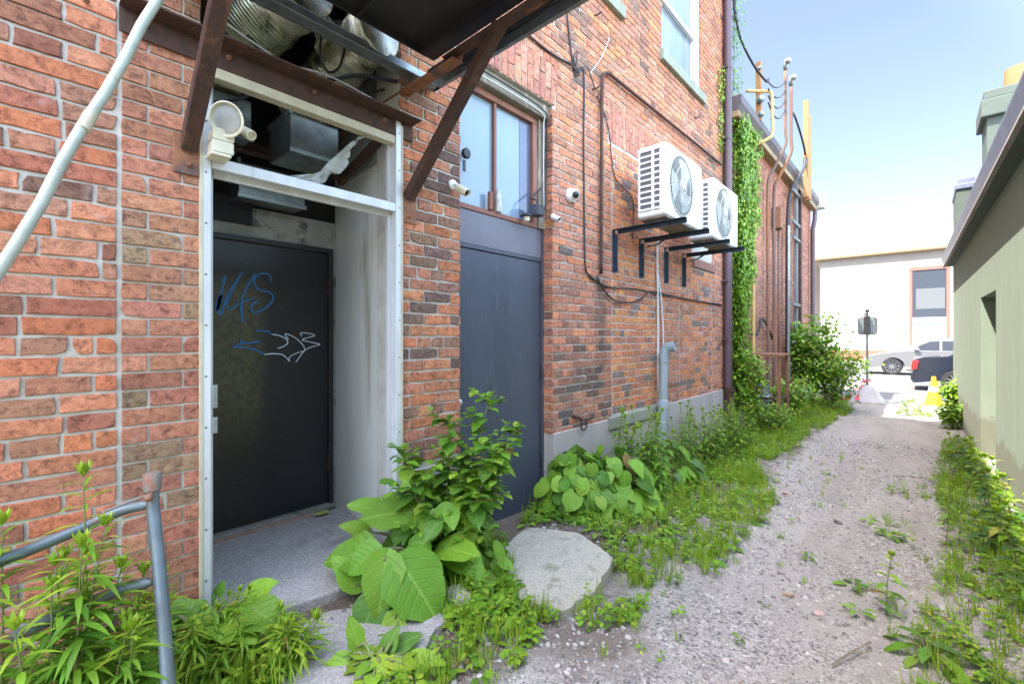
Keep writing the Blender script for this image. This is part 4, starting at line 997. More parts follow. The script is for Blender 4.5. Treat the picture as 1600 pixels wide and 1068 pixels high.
for i, (y, lab) in enumerate([(4.02, 'dark steel bracket under the near end of the nearer air conditioner'), (4.60, 'dark steel bracket under the far end of the nearer air conditioner'), (5.25, 'dark steel bracket under the near end of the farther air conditioner'), (5.80, 'dark steel bracket under the far end of the farther air conditioner')]):
    t = thing('wall_bracket', lab, 'bracket', (.01, y, 2.2), 'brackets under the air conditioners')
    m = M(); m.box(.008, .014, y - .025, y + .025, 2.0, 2.425); m.box(.0142, .045, y + .019, y + .025, 2.0, 2.38)
    for z in (2.05, 2.15, 2.33): m.lathe((.014, y - .005, z), (1, 0, 0), [(0, .010), (.008, .010)], 6)
    build(m, 'upright', NAVY, t)
    m = M(); m.box(.0145, .74, y - .025, y + .025, 2.419, 2.425); m.box(.046, .74, y + .019, y + .025, 2.38, 2.4188); build(m, 'arm', NAVY, t)
m = M(); m.box(.62, .66, 4.2, 4.22, 2.43, 2.45)

# ------------------------------------------------------------------ pipes, conduits and posts on the low building
cable('yellow gas pipe climbing the low brick wall and stepping over the eave', [(.07, 8.86, -.15), (.07, 8.86, 2), (.07, 8.86, 4.0), (.07, 8.86, 4.70), (.10, 8.87, 4.78), (.26, 8.95, 4.86), (.34, 9.0, 4.95), (.34, 9.0, 5.3), (.33, 9.0, 5.66), (.25, 8.95, 5.72), (.0, 8.7, 5.72)], .028, YEL, 'pipe', 'gas_pipe', 4, 10)
def conduit(lab, y, top, r, x=.08, mat=RUSTO, kink=True):
    t = thing('electric_mast', lab, 'conduit', (x, y, -.25), 'electrical masts over the eave')
    P = [(x, y, -.2), (x, y, 2.6), (x, y, 4.25), (x + .08, y + .05, 4.6), (.36, y + .1, 5.05), (.36, y + .1, 5.4), (.36, y + .1, top)] if kink else [(x, y, -.2), (x, y, top)]
    m = M(); m.tube(curve(P, 4) if kink else P, r, 10); build(m, 'conduit', mat, t, smooth=True)
    if kink:
        m = M(); m.lathe((.36, y + .1, top - .05), (0, 0, 1), [(0, r*1.4), (.10, r*1.6), (.16, r*1.2), (.2, r*.5)], 12); m.sph((.42, y + .02, top + .06), .06, 10)
        build(m, 'weather_head', GALV, t, smooth=True)
conduit('left rusty electrical mast with a grey weather head', 9.85, 6.55, .027, mat=RUSTM)
conduit('right rusty electrical mast with a grey weather head', 10.35, 6.45, .030, mat=RUSTM)
conduit('thin straight orange conduit between the masts and the black cable', 10.85, 4.1, .022, .06, RUSTM, False)
cable('black and grey service cable running down the low brick wall', [(.30, 12.3, 5.5), (.30, 12.1, 5.2), (.15, 11.7, 4.7), (.10, 11.55, 4.2), (.09, 11.5, 3.0), (.09, 11.5, 1.5), (.08, 11.5, .2)], .036, CABLE, 'cable', 'cable', 5, 8)
m = M(); m.tube([(.13, 11.42, .4), (.13, 11.42, 3.8)], .035, 10); tag(build(m, 'conduit_pipe', GALV, smooth='auto'), 'pale metal conduit strapped along the thick black service cable', 'pipe')
cable('arched black service cable looping from the mast heads to the wooden posts', [(.36, 10.5, 5.9), (.34, 11.0, 5.95), (.32, 11.9, 5.75), (.30, 12.4, 5.5), (.3, 12.45, 5.1)], .022)
for i in range(4):
    cable(['top','second','third','lowest'][i] + ' drooping thin wire between the gas pipe top and the mast heads', sag((.3, 8.9, 5.85 - i * .12), (.36, 9.95, 6.3 - i * .18), .12 + .04 * i, 8), .012)
for y, zt, lab in ((12.35, 6.85, 'left and taller of two timber posts rising above the low eave'), (12.65, 6.6, 'right and shorter of two timber posts rising above the low eave')):
    m = M(); m.box(.26, .36, y - .06, y + .06, 4.6, zt); tag(build(m, 'timber_post', TIMBER, bevel=.006), lab, 'post')
t = thing('strut_channel', 'grey steel channel rail with four side arms on the low brick wall', 'rail', (.1, 12.2, -.2))
GREYR = mk('grey_rail', (.16, .17, .18), (.12, .13, .135), .6, .2, sc=8, bst=.1)
m = M(); m.box(.10, .16, 12.16, 12.30, .3, 5.2); build(m, 'rail', GREYR, t, bevel=.005)
for z in (2.05, 3.55, 3.9, 4.6, 1.2):
    m = M(); m.box(.161, .20, 11.6, 12.36, z, z + .07); build(m, 'side_arm', GREYR, t, bevel=.004)
m = M(); m.box(.06, .14, 12.75, 12.9, .3, 4.9); tag(build(m, 'wooden_batten', RUST, bevel=.005), 'dark brown batten beside the grey channel rail', 'batten')
m = M(); m.tube([(.12, 14.85, 4.85), (.12, 14.8, 4.6), (.08, 14.75, 4.3), (.08, 14.75, 1.7), (.12, 14.6, 1.4), (.14, 14.4, 1.2)], .055, 10); tag(build(m, 'downspout', BROWN, smooth=True), 'dark downspout at the street corner of the low building', 'downspout')
m = M(); m.box(.0, .16, 10.55, 10.8, 3.6, 4.05); tag(build(m, 'electric_box', RUSTO, bevel=.01), 'small rusty box between the masts', 'box')
cable('black cable sagging across the low wall behind the yellow pipe', [(.03, 7.9, 1.75), (.03, 8.3, 1.7), (.06, 8.55, 1.45), (.06, 8.9, 1.4), (.06, 9.2, 1.42), (.06, 9.5, 1.7), (.06, 10.0, 1.5), (.04, 10.4, 1.3)], .022)
cable('black overhead wire dropping from the tall wall to the insulator', [(.05, 7.74, 6.9), (.1, 7.9, 6.3), (.2, 8.3, 5.95), (.3, 8.75, 5.80), (.3, 8.9, 5.9)], .018)
cable('thin black wire hanging down beside the tall downspout', [(.05, 7.76, 9.0), (.08, 7.78, 8), (.1, 7.80, 7.2), (.06, 7.78, 6.6)], .014)
t = thing('insulator_post', 'orange timber insulator post with grey fittings over the ivy', 'post', (.15, 8.85, 5.3))
m = M(); m.box(.11, .19, 8.85, 8.95, 5.2, 6.25); build(m, 'post', TIMBER, t, bevel=.004)
m = M(); m.sph((.2, 8.82, 5.55), .07, 10); m.sph((.2, 8.85, 5.30), .06, 10); m.cyl((.12, 8.8, 6.1), (.22, 8.8, 6.1), .03, 8); build(m, 'insulator', GALV, t, smooth=True)
# rusty frame over the gas meter
t = thing('meter_guard', 'rusty steel guard table standing over the gas meter', 'guard', (.35, 9.0, gz(9)))
m = M(); m.box(.03, .56, 8.55, 9.25, 1.02, 1.06); build(m, 'top', RUSTO, t, bevel=.004)
for (x, y) in ((.06, 8.6), (.53, 8.6), (.53, 9.2), (.06, 9.2)):
    m = M(); m.box(x - .022, x + .022, y - .022, y + .022, -.3, 1.02); build(m, 'leg', RUSTO, t)
m = M(); m.box(.08, .52, 8.585, 8.615, .28, .32); m.box(.515, .545, 8.63, 9.18, .28, .32); build(m, 'rail', RUST, t)
t = thing('gas_meter', 'grey gas meter with small pipes under the rusty guard', 'gas meter', (.25, 8.9, gz(9)))
m = M(); m.rbox(.14, .34, 8.75, 9.05, .02, .34, .06, 'x'); build(m, 'body', GALV, t, bevel=.01)
m = M(); m.tube(curve([(.24, 8.82, .33), (.24, 8.82, .45), (.1, 8.84, .5)]), .02, 8); m.tube([(.24, 8.98, .33), (.24, 8.98, .5), (.24, 9.12, .5), (.24, 9.12, -.2)], .02, 8); build(m, 'fitting', PVC, t, smooth='auto')
m = M(); m.lathe((.341, 8.9, .22), (1, 0, 0), [(0, .06), (.02, .058)], 18); build(m, 'dial', BLACK, t)

# ------------------------------------------------------------------ sign on its concrete base, cone, cars
t = thing('portable_sign', 'sign post seen from behind, stuck in a white concrete pyramid', 'sign', (1.28, 14.5, gz(14.5)))
z0 = gz(14.5) + .0
m = M(); m.add([(1.28 + a, 14.5 + b, z0) for a, b in ((-.34, -.34), (.34, -.34), (.34, .34), (-.34, .34))] + [(1.28 + a, 14.5 + b, z0 + .42) for a, b in ((-.12, -.12), (.12, -.12), (.12, .12), (-.12, .12))], [(3,2,1,0),(4,5,6,7),(0,1,5,4),(1,2,6,5),(2,3,7,6),(3,0,4,7)])
build(m, 'base', mk('painted_concrete', (.46, .47, .50), (.38, .39, .42), .85, sc=6), t, bevel=.02)
m = M(); m.box(1.255, 1.305, 14.48, 14.52, z0 + .42, 1.98); build(m, 'pole', GALV, t)
m = M(); m.rbox(1.08, 1.48, 14.53, 14.55, 1.40, 1.85, .07, 'y'); build(m, 'plate', GALV, t)
m = M(); m.box(1.22, 1.34, 14.42, 14.479, 1.42, 1.88); m.lathe((1.28, 14.5, 1.98), (0, 0, 1), [(0, .04), (.04, .05), (.08, .02)], 10); m.box(1.2, 1.3, 14.46, 14.5, 1.9, 1.94); build(m, 'clamp', BLACK, t)
RIBBON = flat('red_tape', (.62, .05, .09), .5)
m = M()
for k, P in enumerate([[(1.26, 14.44, .26), (1.12, 14.3, .12), (1.02, 14.12, -.08), (.90, 13.98, -.20), (.82, 13.95, -.245)], [(1.28, 14.44, .24), (1.16, 14.22, .04), (1.12, 14.15, -.14), (1.12, 14.1, -.22)], [(1.22, 14.45, .22), (1.34, 14.45, .25), (1.34, 14.55, .24)]]):
    Q = curve(P, 5); V = []
    for i, q in enumerate(Q):
        a = i * .35 + k; d = Vector((cos(a) * .035, .015, sin(a) * .035)) + Vector((.025, 0, 0)); V += [q - d, q + d]
    m.add(V, [(2*i, 2*i+1, 2*i+3, 2*i+2) for i in range(len(Q)-1)])
tag(build(m, 'warning_tape', RIBBON, smooth=True), 'red warning tape tied round the sign base and trailing on the gravel', 'tape')
t = thing('traffic_cone', 'yellow orange traffic cone beside the end of the green wall', 'traffic cone', (2.52, 14.9, -.30))
CY = flat('cone_yellow', (.85, .50, .03), .5)
m = M(); m.lathe((2.52, 14.9, -.27), (0, 0, 1), [(0, .17), (.03, .16), (.60, .045), (.66, .04)], 20); build(m, 'cone', CY, t, smooth='auto')
m = M(); m.rbox(2.30, 2.74, 14.68, 15.12, -.31, -.271, .04, 'z'); build(m, 'foot', CY, t, bevel=.006)
m = M(); m.lathe((2.52, 14.9, -.27), (0, 0, 1), [(.30, .111), (.42, .086)], 20); build(m, 'band', flat('cone_band', (.8, .8, .78), .4), t)

RUB = flat('tyre_rubber', (.02, .02, .022), .85)
RIM = flat('alloy_rim', (.42, .43, .45), .3, .9)
def wheel(t, x, y, z, r, side):
    m = M(); m.lathe((x, y, z), (0, side, 0), [(-.11, r*.72), (-.11, r*.95), (-.09, r), (.09, r), (.11, r*.95), (.11, r*.70), (.06, r*.66)], 32)
    w_ = build(m, 'tyre', RUB, t, smooth='auto')
    m = M(); m.lathe((x, y, z), (0, side, 0), [(.05, r*.70), (.09, r*.70), (.09, r*.64), (.05, r*.62)], 32)
    for k in range(10):
        a = 2*pi*k/10 + .2
        m.bar((x + r*.08*cos(a), y + side*.085, z + r*.08*sin(a)), (x + r*.66*cos(a), y + side*.075, z + r*.66*sin(a)), .035, .022, (0, 1, 0))
    m.lathe((x, y, z), (0, side, 0), [(.06, r*.16), (.10, r*.14)], 14)
    build(m, 'rim', RIM, w_)
    m = M(); m.lathe((x, y, z), (0, side, 0), [(.02, r*.64), (.045, r*.64)], 24); build(m, 'brake', flat('brake_dark', (.05, .05, .055), .6), w_)
def car(lab, x0, y, zg, L, prof, glassp, paint, wheels, r, width=1.82, dirx=1, extra=None):
    # prof: body side outline (u along the length, height); x = x0 + dirx*u
    t = thing('parked_car' if dirx > 0 else 'passing_car', lab, 'car', (x0 + dirx * L / 2, y + width / 2, zg))
    # body with wheel arches cut into the lower outline
    low = []
    for wx in sorted(wheels):
        for k in range(13):
            a = pi - pi * k / 12; low.append((wx + (r + .05) * cos(a), max(.22, r + (r + .05) * sin(a))))
    poly = [(prof[0][0], .24)] + [p for p in low] + [(prof[-1][0], .26)] + prof[::-1]
    # loft: centre section full width, sides tucked in towards the sill and the belt
    n = len(poly); secs = [(0.0, .0), (.05, .035), (.16, .06)]
    V = []; F_ = []
    cu = L / 2
    rows = [(y + .10, .06), (y + .02, .02), (y, 0), ]
    def sec(yy, ins): return [(x0 + dirx * (cu + (u - cu) * (1 - ins * .35)), yy + .05 * max(0, (h - .55)) ** 1.2 * (1 if yy < y + width/2 else -1), zg + h) for u, h in poly]
    ys = [(y + 0.0, .10), (y + .06, .03), (y + .25, .0), (y + width - .25, .0), (y + width - .06, .03), (y + width, .10)]
    for yy, ins in ys: V += sec(yy, ins)
    for s_ in range(len(ys) - 1):
        for i in range(n): F_.append((s_*n+i, s_*n+(i+1) % n, (s_+1)*n+(i+1) % n, (s_+1)*n+i))
    F_ += [tuple(range(n-1, -1, -1)), tuple(range((len(ys)-1)*n, len(ys)*n))]
    m = M(); m.add(V, F_); body = build(m, 'body', paint, t, smooth='auto')
    # greenhouse: tapered cabin
    g0 = [(u, h, 0) for u, h in glassp]; tap = .16
    def cab(ins, yy, s_): return [(x0 + dirx * u, yy + s_ * (h - .9) * .32, zg + h) for u, h in glassp]
    a = cab(0, y + .07, 1); b = cab(0, y + width - .07, -1); k = len(a)
    m = M(); m.add(a + b, [tuple(range(k-1, -1, -1)), tuple(range(k, 2*k))] + [(i, (i+1) % k, k+(i+1) % k, k+i) for i in range(k)])
    roof = build(m, 'cabin', paint, t, smooth='auto')
    return t, body
SILV = flat('silver_paint', (.17, .17, .175), .35, .3); DKPAINT = flat('dark_blue_paint', (.020, .026, .045), .18, .3, .8)
t, body = car('silver grey car stopped on the far side of the street', .31, 25.9, -.325, 4.7,
    [(0, .45), (.02, .62), (.10, .78), (.45, .90), (1.05, 1.0), (1.55, 1.06), (4.2, 1.08), (4.65, .98), (4.7, .5)],
    [(1.30, 1.03), (1.75, 1.34), (2.15, 1.52), (2.7, 1.60), (3.6, 1.58), (4.2, 1.40), (4.6, 1.06)], SILV, [1.02, 3.78], .36)
def sidewin(t, x0, y, zg, polys, mat):
    for P in polys:
        m = M(); m.add([(x0 + u, y + .065 + (h - .9) * .32 - .006, zg + h) for u, h in P], [tuple(range(len(P)))]); build(m, 'window', mat, t)
sidewin(t, .31, 25.9, -.325, [[(1.72, 1.10), (2.55, 1.10), (2.55, 1.50), (2.25, 1.47), (1.95, 1.32)], [(2.63, 1.10), (3.5, 1.10), (3.5, 1.48), (2.63, 1.50)]], DGLASS)
for yy in (25.9 + .10, 25.9 + 1.72): wheel(t, .31 + 1.02, yy, -.325 + .36, .36, -1 if yy < 26.5 else 1); wheel(t, .31 + 3.78, yy, -.325 + .36, .36, -1 if yy < 26.5 else 1)
m = M(); m.box(.30, .33, 26.1, 27.5, .10, .32); build(m, 'grille', BLACK, t, bevel=.01)
m = M(); m.prism([(.02, .62), (.10, .74), (.38, .80), (.30, .68)], lambda a, b, d: (.31 + a, d, -.325 + b), 25.91, 25.99); build(m, 'headlight', flat('lamp_lens', (.6, .62, .65), .1), t)
m = M(); m.sph((.31 + 1.85, 25.86, .80), .1, 12, 1, .7, .7); build(m, 'wing_mirror', SILV, t, smooth=True)
m = M(); m.box(.31 + 1.5, .31 + 3.4, 25.905, 25.93, -.12, -.06); m.box(.32, .42, 25.95, 26.3, -.1, .1); build(m, 'trim', BLACK, t)
t, body = car('dark car passing on the near lane with its red tail lamp in view', 2.07, 18.9, -.325, 4.6,
    [(0, .45), (.0, .78), (.05, .98), (.25, 1.05), (.95, 1.08), (3.3, 1.02), (4.2, .88), (4.55, .70), (4.6, .45)],
    [(.75, 1.05), (1.35, 1.36), (1.9, 1.44), (2.7, 1.42), (3.5, 1.0)], DKPAINT, [.98, 3.75], .33)
t['label'] = 'dark blue car on the near lane with its red tail lamp in view'
sidewin(t, 2.07, 18.9, -.325, [[(1.05, 1.10), (1.9, 1.10), (1.9, 1.38), (1.45, 1.34)], [(2.0, 1.10), (3.0, 1.10), (2.6, 1.37), (2.0, 1.38)]], DGLASS)
for yy in (18.9 + .10, 18.9 + 1.72): wheel(t, 2.07 + .98, yy, -.325 + .33, .33, -1 if yy < 19.5 else 1); wheel(t, 2.07 + 3.75, yy, -.325 + .33, .33, -1 if yy < 19.5 else 1)
m = M(); m.prism([(-.02, .66), (.02, .95), (.16, .93), (.12, .66)], lambda a, b, d: (2.07 + a, d, -.325 + b), 18.87, 19.1); build(m, 'tail_lamp', flat('tail_red', (.65, .03, .03), .2), t, bevel=.01)
m = M(); m.rbox(2.04, 2.16, 18.95, 20.65, -.02, .22, .04, 'y'); build(m, 'bumper', BLACK, t, bevel=.01)

# ------------------------------------------------------------------ foreground: diagonal pipe and gate frame
p0, p1 = PD(-110, 610, 1.08), PD(300, -90, 1.55)
t = thing('leaning_pipe', 'pale grey-green pipe leaning diagonally across the near brick wall', 'pipe', p0)
m = M(); P = [p0.lerp(p1, i / 12) + Vector((.004 * sin(i), .004 * cos(i * 1.7), 0)) for i in range(13)]
m.tube(P, .0145, 20); build(m, 'tube', mk('painted_pipe', (.42, .45, .38), (.33, .36, .31), .5, .1, sc=16, bs=80, bst=.15, c3=(.30, .25, .15), p3=.64, sc3=14), t, smooth=True)
m = M(); a = p0.lerp(p1, .495); b = p0.lerp(p1, .53); m.tube([a, b], .0168, 20)
build(m, 'joint', CREAM, t, smooth='auto')
GATE = mk('galvanised_pipe', (.17, .215, .24), (.12, .155, .18), .5, .5, sc=12, bs=90, bst=.2, c3=(.20, .11, .06), p3=.62, sc3=10)
t = thing('gate_frame', 'old galvanised pipe gate frame with rusty joints leaning on the near brick wall', 'gate', PD(262, 1085, 1.35))
m = M(); m.tube(curve([PD(238, 742, 1.45), PD(240, 800, 1.44), PD(252, 920, 1.38), PD(264, 1085, 1.30)]), .018, 16); build(m, 'post', GATE, t, smooth=True)
for k, P in enumerate(([(236, 787, 1.47), (190, 797, 1.45), (110, 832, 1.36), (20, 868, 1.25), (-90, 905, 1.12)], [(240, 908, 1.40), (190, 920, 1.38), (100, 958, 1.28), (0, 1003, 1.15), (-90, 1040, 1.05)])):
    m = M(); m.tube(curve([PD(*q) for q in P]), [.009, .0105] + [.0165] * 23, 14); build(m, 'rail', GATE, t, smooth=True)
m = M(); a = PD(238, 738, 1.45); m.lathe(a, (0, 0, -1), [(0, .022), (.004, .025), (.055, .025), (.06, .02)], 14); m.tube([PD(238, 770, 1.43), PD(205, 782, 1.42), PD(160, 800, 1.40)], .004, 6)
m.sph(PD(232, 777, 1.42), .013, 10)
build(m, 'hinge_joint', mk('rusty_galvanised', (.20, .20, .19), (.17, .11, .08), .7, .2, sc=14, bst=.4, c3=(.24, .11, .06), p3=.54, sc3=12), t, smooth='auto')
q = PZ(120, 1010, .12)
t = thing('metal_crate', 'dark blue-grey metal crate half hidden in the weeds at the bottom left', 'crate', (q.x, q.y, 0))
m = M(); m.box(q.x - .30, q.x + .12, q.y - .35, q.y + .1, .0, .11); build(m, 'box', SLATE, t, bevel=.006)
m = M(); m.box(q.x - .315, q.x + .135, q.y - .365, q.y + .115, .111, .13); build(m, 'lid', SLATE, t, bevel=.004)
q = PX(172, 975, .10)
m = M(); m.lathe((q.x, q.y, .0), (0, 0, 1), [(0, .04), (.30, .04), (.31, .044), (.33, .044)], 16); tag(build(m, 'pipe_stub', RUSTO, smooth='auto'), 'short rusty pipe stub standing by the gate frame at the brick wall', 'pipe stub')
q = PX(502, 803, -.55)
m = M(); q = PZ(502, 803, .11)
m.sheet((q.x - .03, q.y - .05, .112), (q.x + .03, q.y - .04, .115), (q.x + .035, q.y + .05, .112), (q.x - .02, q.y + .05, .12), 6, 6, lambda u, v: Vector((0, 0, .008 * noise.noise(Vector((u*5, v*5, 1))) + .006)))
tag(build(m, 'litter', flat('yellow_litter', (.42, .42, .12), .5), smooth=True), 'crumpled yellow wrapper on the slab by the black door', 'litter')

# ------------------------------------------------------------------ plants
PROF = {
 'bur': [(0, .0), (.03, .42), (.10, .80), (.22, 1.0), (.38, .98), (.55, .82), (.72, .58), (.86, .32), (.95, .12), (1, 0)],
 'heart': [(0, .0), (.02, .55), (.12, .95), (.30, 1.0), (.5, .85), (.7, .55), (.88, .22), (1, 0)],
 'round': [(0, .25), (.04, .72), (.18, .98), (.42, 1.04), (.66, .92), (.85, .62), (.96, .28), (1, .0)],
 'oval': [(0, .05), (.2, .7), (.45, 1.0), (.7, .75), (1, 0)],
 'lance': [(0, .1), (.25, .85), (.5, 1.0), (.75, .6), (1, 0)],
 'tri': [(0, .1), (.12, .9), (.3, 1.0), (.55, .6), (.8, .3), (1, 0)],
 'tiny': [(0, .1), (.45, 1.0), (1, 0)],
}
GR = [(.14, .30, .024), (.11, .25, .024), (.17, .34, .028), (.085, .205, .024), (.20, .37, .034)]
YG = [(.24, .37, .032), (.20, .34, .026), (.29, .41, .04), (.16, .30, .026)]
DG = [(.052, .135, .034), (.068, .165, .038), (.045, .12, .035)]
def lc(pal, k=1.0):
    if rnd.random() < .02: return rnd.choice([(.34, .26, .06), (.22, .13, .05), (.38, .36, .07)])
    c = rnd.choice(pal); s = rnd.uniform(.8, 1.2) * k; return (c[0]*s*rnd.uniform(.9, 1.15), c[1]*s, c[2]*s)
def leaf(m, p, d, nrm, L, W, kind='oval', col=None, curl=.2, fold=.15, wave=0):
    p = Vector(p); d = Vector(d).normalized(); sd = d.cross(Vector(nrm))
    if sd.length < 1e-3: sd = d.orthogonal()
    sd.normalize(); n = sd.cross(d).normalized()
    if col: m.col = col
    pr = PROF[kind]; cols = (-1, -.5, 0, .5, 1) if kind in ('bur', 'heart', 'round') else (-1, 0, 1); V = []; UV = []; k = len(cols); ph = rnd.uniform(0, 6)
    if L < .012: cols = (-1, 0, 1)
    for (t, w_) in pr:
        c = p + d * (L * t * (1 - .12 * curl * t)) - n * (curl * L * t * t)
        for q in cols:
            ww = w_ * W * .5 * q
            back = -.16 * L * abs(q) * max(0, 1 - t / .3) if kind in ('bur', 'heart', 'round') else 0
            wv = wave * L * sin(ph + t * 11 + q * 2.1) * abs(q) * .5 + (wave * L * .6 * sin(t * 23 + ph) * abs(q) ** 3 * .5)
            V.append(c + sd * ww * (1 + (wave * .9 * sin(t * 17 + ph + q) if abs(q) == 1 else 0)) + n * (fold * abs(ww) + wv) + d * back); UV.append((q * max(w_, .2) + .0001, t))
    m.add(V, [(i*k+j, i*k+j+1, (i+1)*k+j+1, (i+1)*k+j) for i in range(len(pr)-1) for j in range(k-1)], UV)
def plant(name, label, cat, loc, st, lv, group=None, lmat=None):
    t = thing(name, label, cat, loc, group)
    if st.v: build(st, 'stem', STEM, t, smooth=True)
    build(lv, 'foliage', lmat or LEAF, t, smooth=True); return t
def rv(a=1): return Vector((rnd.uniform(-a, a), rnd.uniform(-a, a), rnd.uniform(-a, a)))

def tall_weed(st, lv, base, h, lean=(0, 0), L=.10, W=.016, nleaf=34, pal=GR, top=YG, kind='lance', bare=.12, droop=.5, r=.004):
    b = Vector(base); e = b + Vector((lean[0], lean[1], h)); mid = b.lerp(e, .5) + Vector((-lean[0]*.25, -lean[1]*.25, 0)) + rv(.01)
    Q = curve([b, mid, e], 6); st.tube(Q, [r * (1 - .6 * i / (len(Q)-1)) for i in range(len(Q))], 5)
    n = len(Q)
    for i in range(nleaf):
        t = bare + (1 - bare) * (i / nleaf); f = t * (n - 1); k = min(n-2, int(f)); p = Q[k].lerp(Q[k+1], f - k)
        a = i * 2.4 + rnd.uniform(-.3, .3); up = .25 + .75 * max(0, (t - .7) / .3)
        d = Vector((cos(a), sin(a), up)); s = (1 - .55 * max(0, (t - .6) / .4)) * rnd.uniform(.8, 1.15) * (.7 + .3 * min(1, t * 4))
        leaf(lv, p, d, (0, 0, 1), L * s, W * s, kind, lc(top if t > .78 else pal), droop * rnd.uniform(.6, 1.3), .2)
    for i in range(9):
        a = i * 2.4; leaf(lv, e, (cos(a) * .6, sin(a) * .6, 1), (cos(a), sin(a), .2), L * .38, W * .7, kind, lc(top, 1.1), .1, .2)
def branchy(st, lv, base, h, lean, nb=12, bl=.16, L=.05, W=.035, kind='tri', pal=GR, top=YG, r=.006):
    b = Vector(base); e = b + Vector((lean[0], lean[1], h)); Q = curve([b, b.lerp(e, .5) + rv(.02), e], 8)
    st.tube(Q, [r * (1 - .7 * i / (len(Q)-1)) for i in range(len(Q))], 6); n = len(Q)
    for i in range(nb):
        t = .22 + .78 * i / nb; f = t * (n-1); k = min(n-2, int(f)); p = Q[k].lerp(Q[k+1], f - k); a = i * 2.4 + rnd.uniform(-.4, .4)
        bl_ = bl * (1.15 - .75 * t) * rnd.uniform(.7, 1.2); q = p + Vector((cos(a) * .85, sin(a) * .85, .6)) * bl_
        st.tube([p, p.lerp(q, .5) + Vector((0, 0, -.01)), q], [r*.4, r*.3, r*.15], 4)
        nl = max(4, int(bl_ / .016))
        leaf(lv, p, (cos(a), sin(a), -.1), (0, 0, 1), L * 1.5 * (1.2 - .6 * t), W * 1.5 * (1.2 - .6 * t), kind, lc(pal), .4, .12)
        for j in range(nl):
            u = (j + .5) / nl; bb = a + rnd.choice((-1, 1)) * rnd.uniform(.4, 1.4); s = rnd.uniform(.55, 1.05) * (1 - .45 * u)
            leaf(lv, p.lerp(q, u), (cos(bb), sin(bb), rnd.uniform(-.1, .6)), (0, 0, 1), L * s, W * s, kind, lc(top if (u > .6 or t > .75) else pal), .3, .15)
    for i in range(8):
        a = i * 2.4; leaf(lv, e - Vector((0, 0, .01 * i)), (cos(a), sin(a), .9), (0, 0, 1), L * .5, W * .5, kind, lc(top), .2, .1)
def hero(lv, st, root, spec, pal=GR):
    # spec: leaf given by its stalk end, tip (photo pixel + depth) and width ratio
    for (bx, by, bd, tx, ty, td, wr) in spec:
        a, b = PD(bx, by, bd), PD(tx, ty, td); d = b - a; L = d.length
        side = d.cross(Vector((0, 0, 1)))
        view = (Vector((D, 0, HC)) - a).normalized(); n = (Vector((0, 0, .75)) + view * .7); n = n - d.normalized() * n.dot(d.normalized())
        leaf(lv, a, d + n.normalized() * L * .10, n, L * 1.02, L * wr, 'bur', lc(pal), rnd.uniform(.1, .35), rnd.uniform(.05, .2), .075)
        st.tube(curve([root, root.lerp(a, .6) + Vector((0, 0, .05)), a, a + d * .06], 4), [.007] * 7 + [.004] * 6, 6)
def burs(lv, st, root, n, rad, L, h=.16, pal=GR, kind='bur', wr=.78, tilt=.2):
    root = Vector(root)
    for i in range(n):
        a = i * 2.4 + rnd.uniform(-.4, .4); rr = rad * math.sqrt((i + .5) / n); hh = h * (1.15 - .8 * (i + .5) / n) * rnd.uniform(.75, 1.2)
        p = root + Vector((cos(a) * rr, sin(a) * rr, hh)); s = L * rnd.uniform(.7, 1.15)
        st.tube(curve([root, root.lerp(p, .5) + Vector((0, 0, .03)), p], 3), .004, 5)
        leaf(lv, p - Vector((cos(a), sin(a), 0)) * s * .25, (cos(a), sin(a), rnd.uniform(-.25, .25)), (cos(a) * tilt, sin(a) * tilt, 1), s, s * wr, kind, lc(pal), .3, .12, .04)

def mound(lv, st, root, n, rx, ry, h, L, kind='round', pal=GR, asp=1.0, front=(.75, -.65)):
    root = Vector(root)
    for i in range(n):
        a = rnd.uniform(0, 2*pi); e = math.asin(rnd.uniform(.0, 1.0)) ; k = rnd.uniform(.72, 1.02)
        nn = Vector((cos(a)*cos(e)/rx, sin(a)*cos(e)/ry, sin(e)/h)).normalized()
        p = root + Vector((cos(a)*cos(e)*rx, sin(a)*cos(e)*ry, sin(e)*h)) * k
        if p.x < .05: continue
        p.z = max(p.z, gnd(p.x, p.y) + .03)
        out = Vector((nn.x, nn.y, 0)); out = out.normalized() if out.length > .05 else Vector((front[0], front[1], 0))
        d = out * .6 + Vector((0, 0, -.55)) + rv(.35); nrm = nn + Vector((front[0]*.35, front[1]*.35, .35)) + rv(.2)
        s = L * rnd.uniform(.6, 1.15); st.tube([root + Vector((0, 0, .01)), root.lerp(p, .55) + Vector((0, 0, h*.12)), p], .0025, 4)
        leaf(lv, p, d, nrm, s, s * asp * rnd.uniform(.85, 1.1), kind, lc(pal), .25, .10, .05)
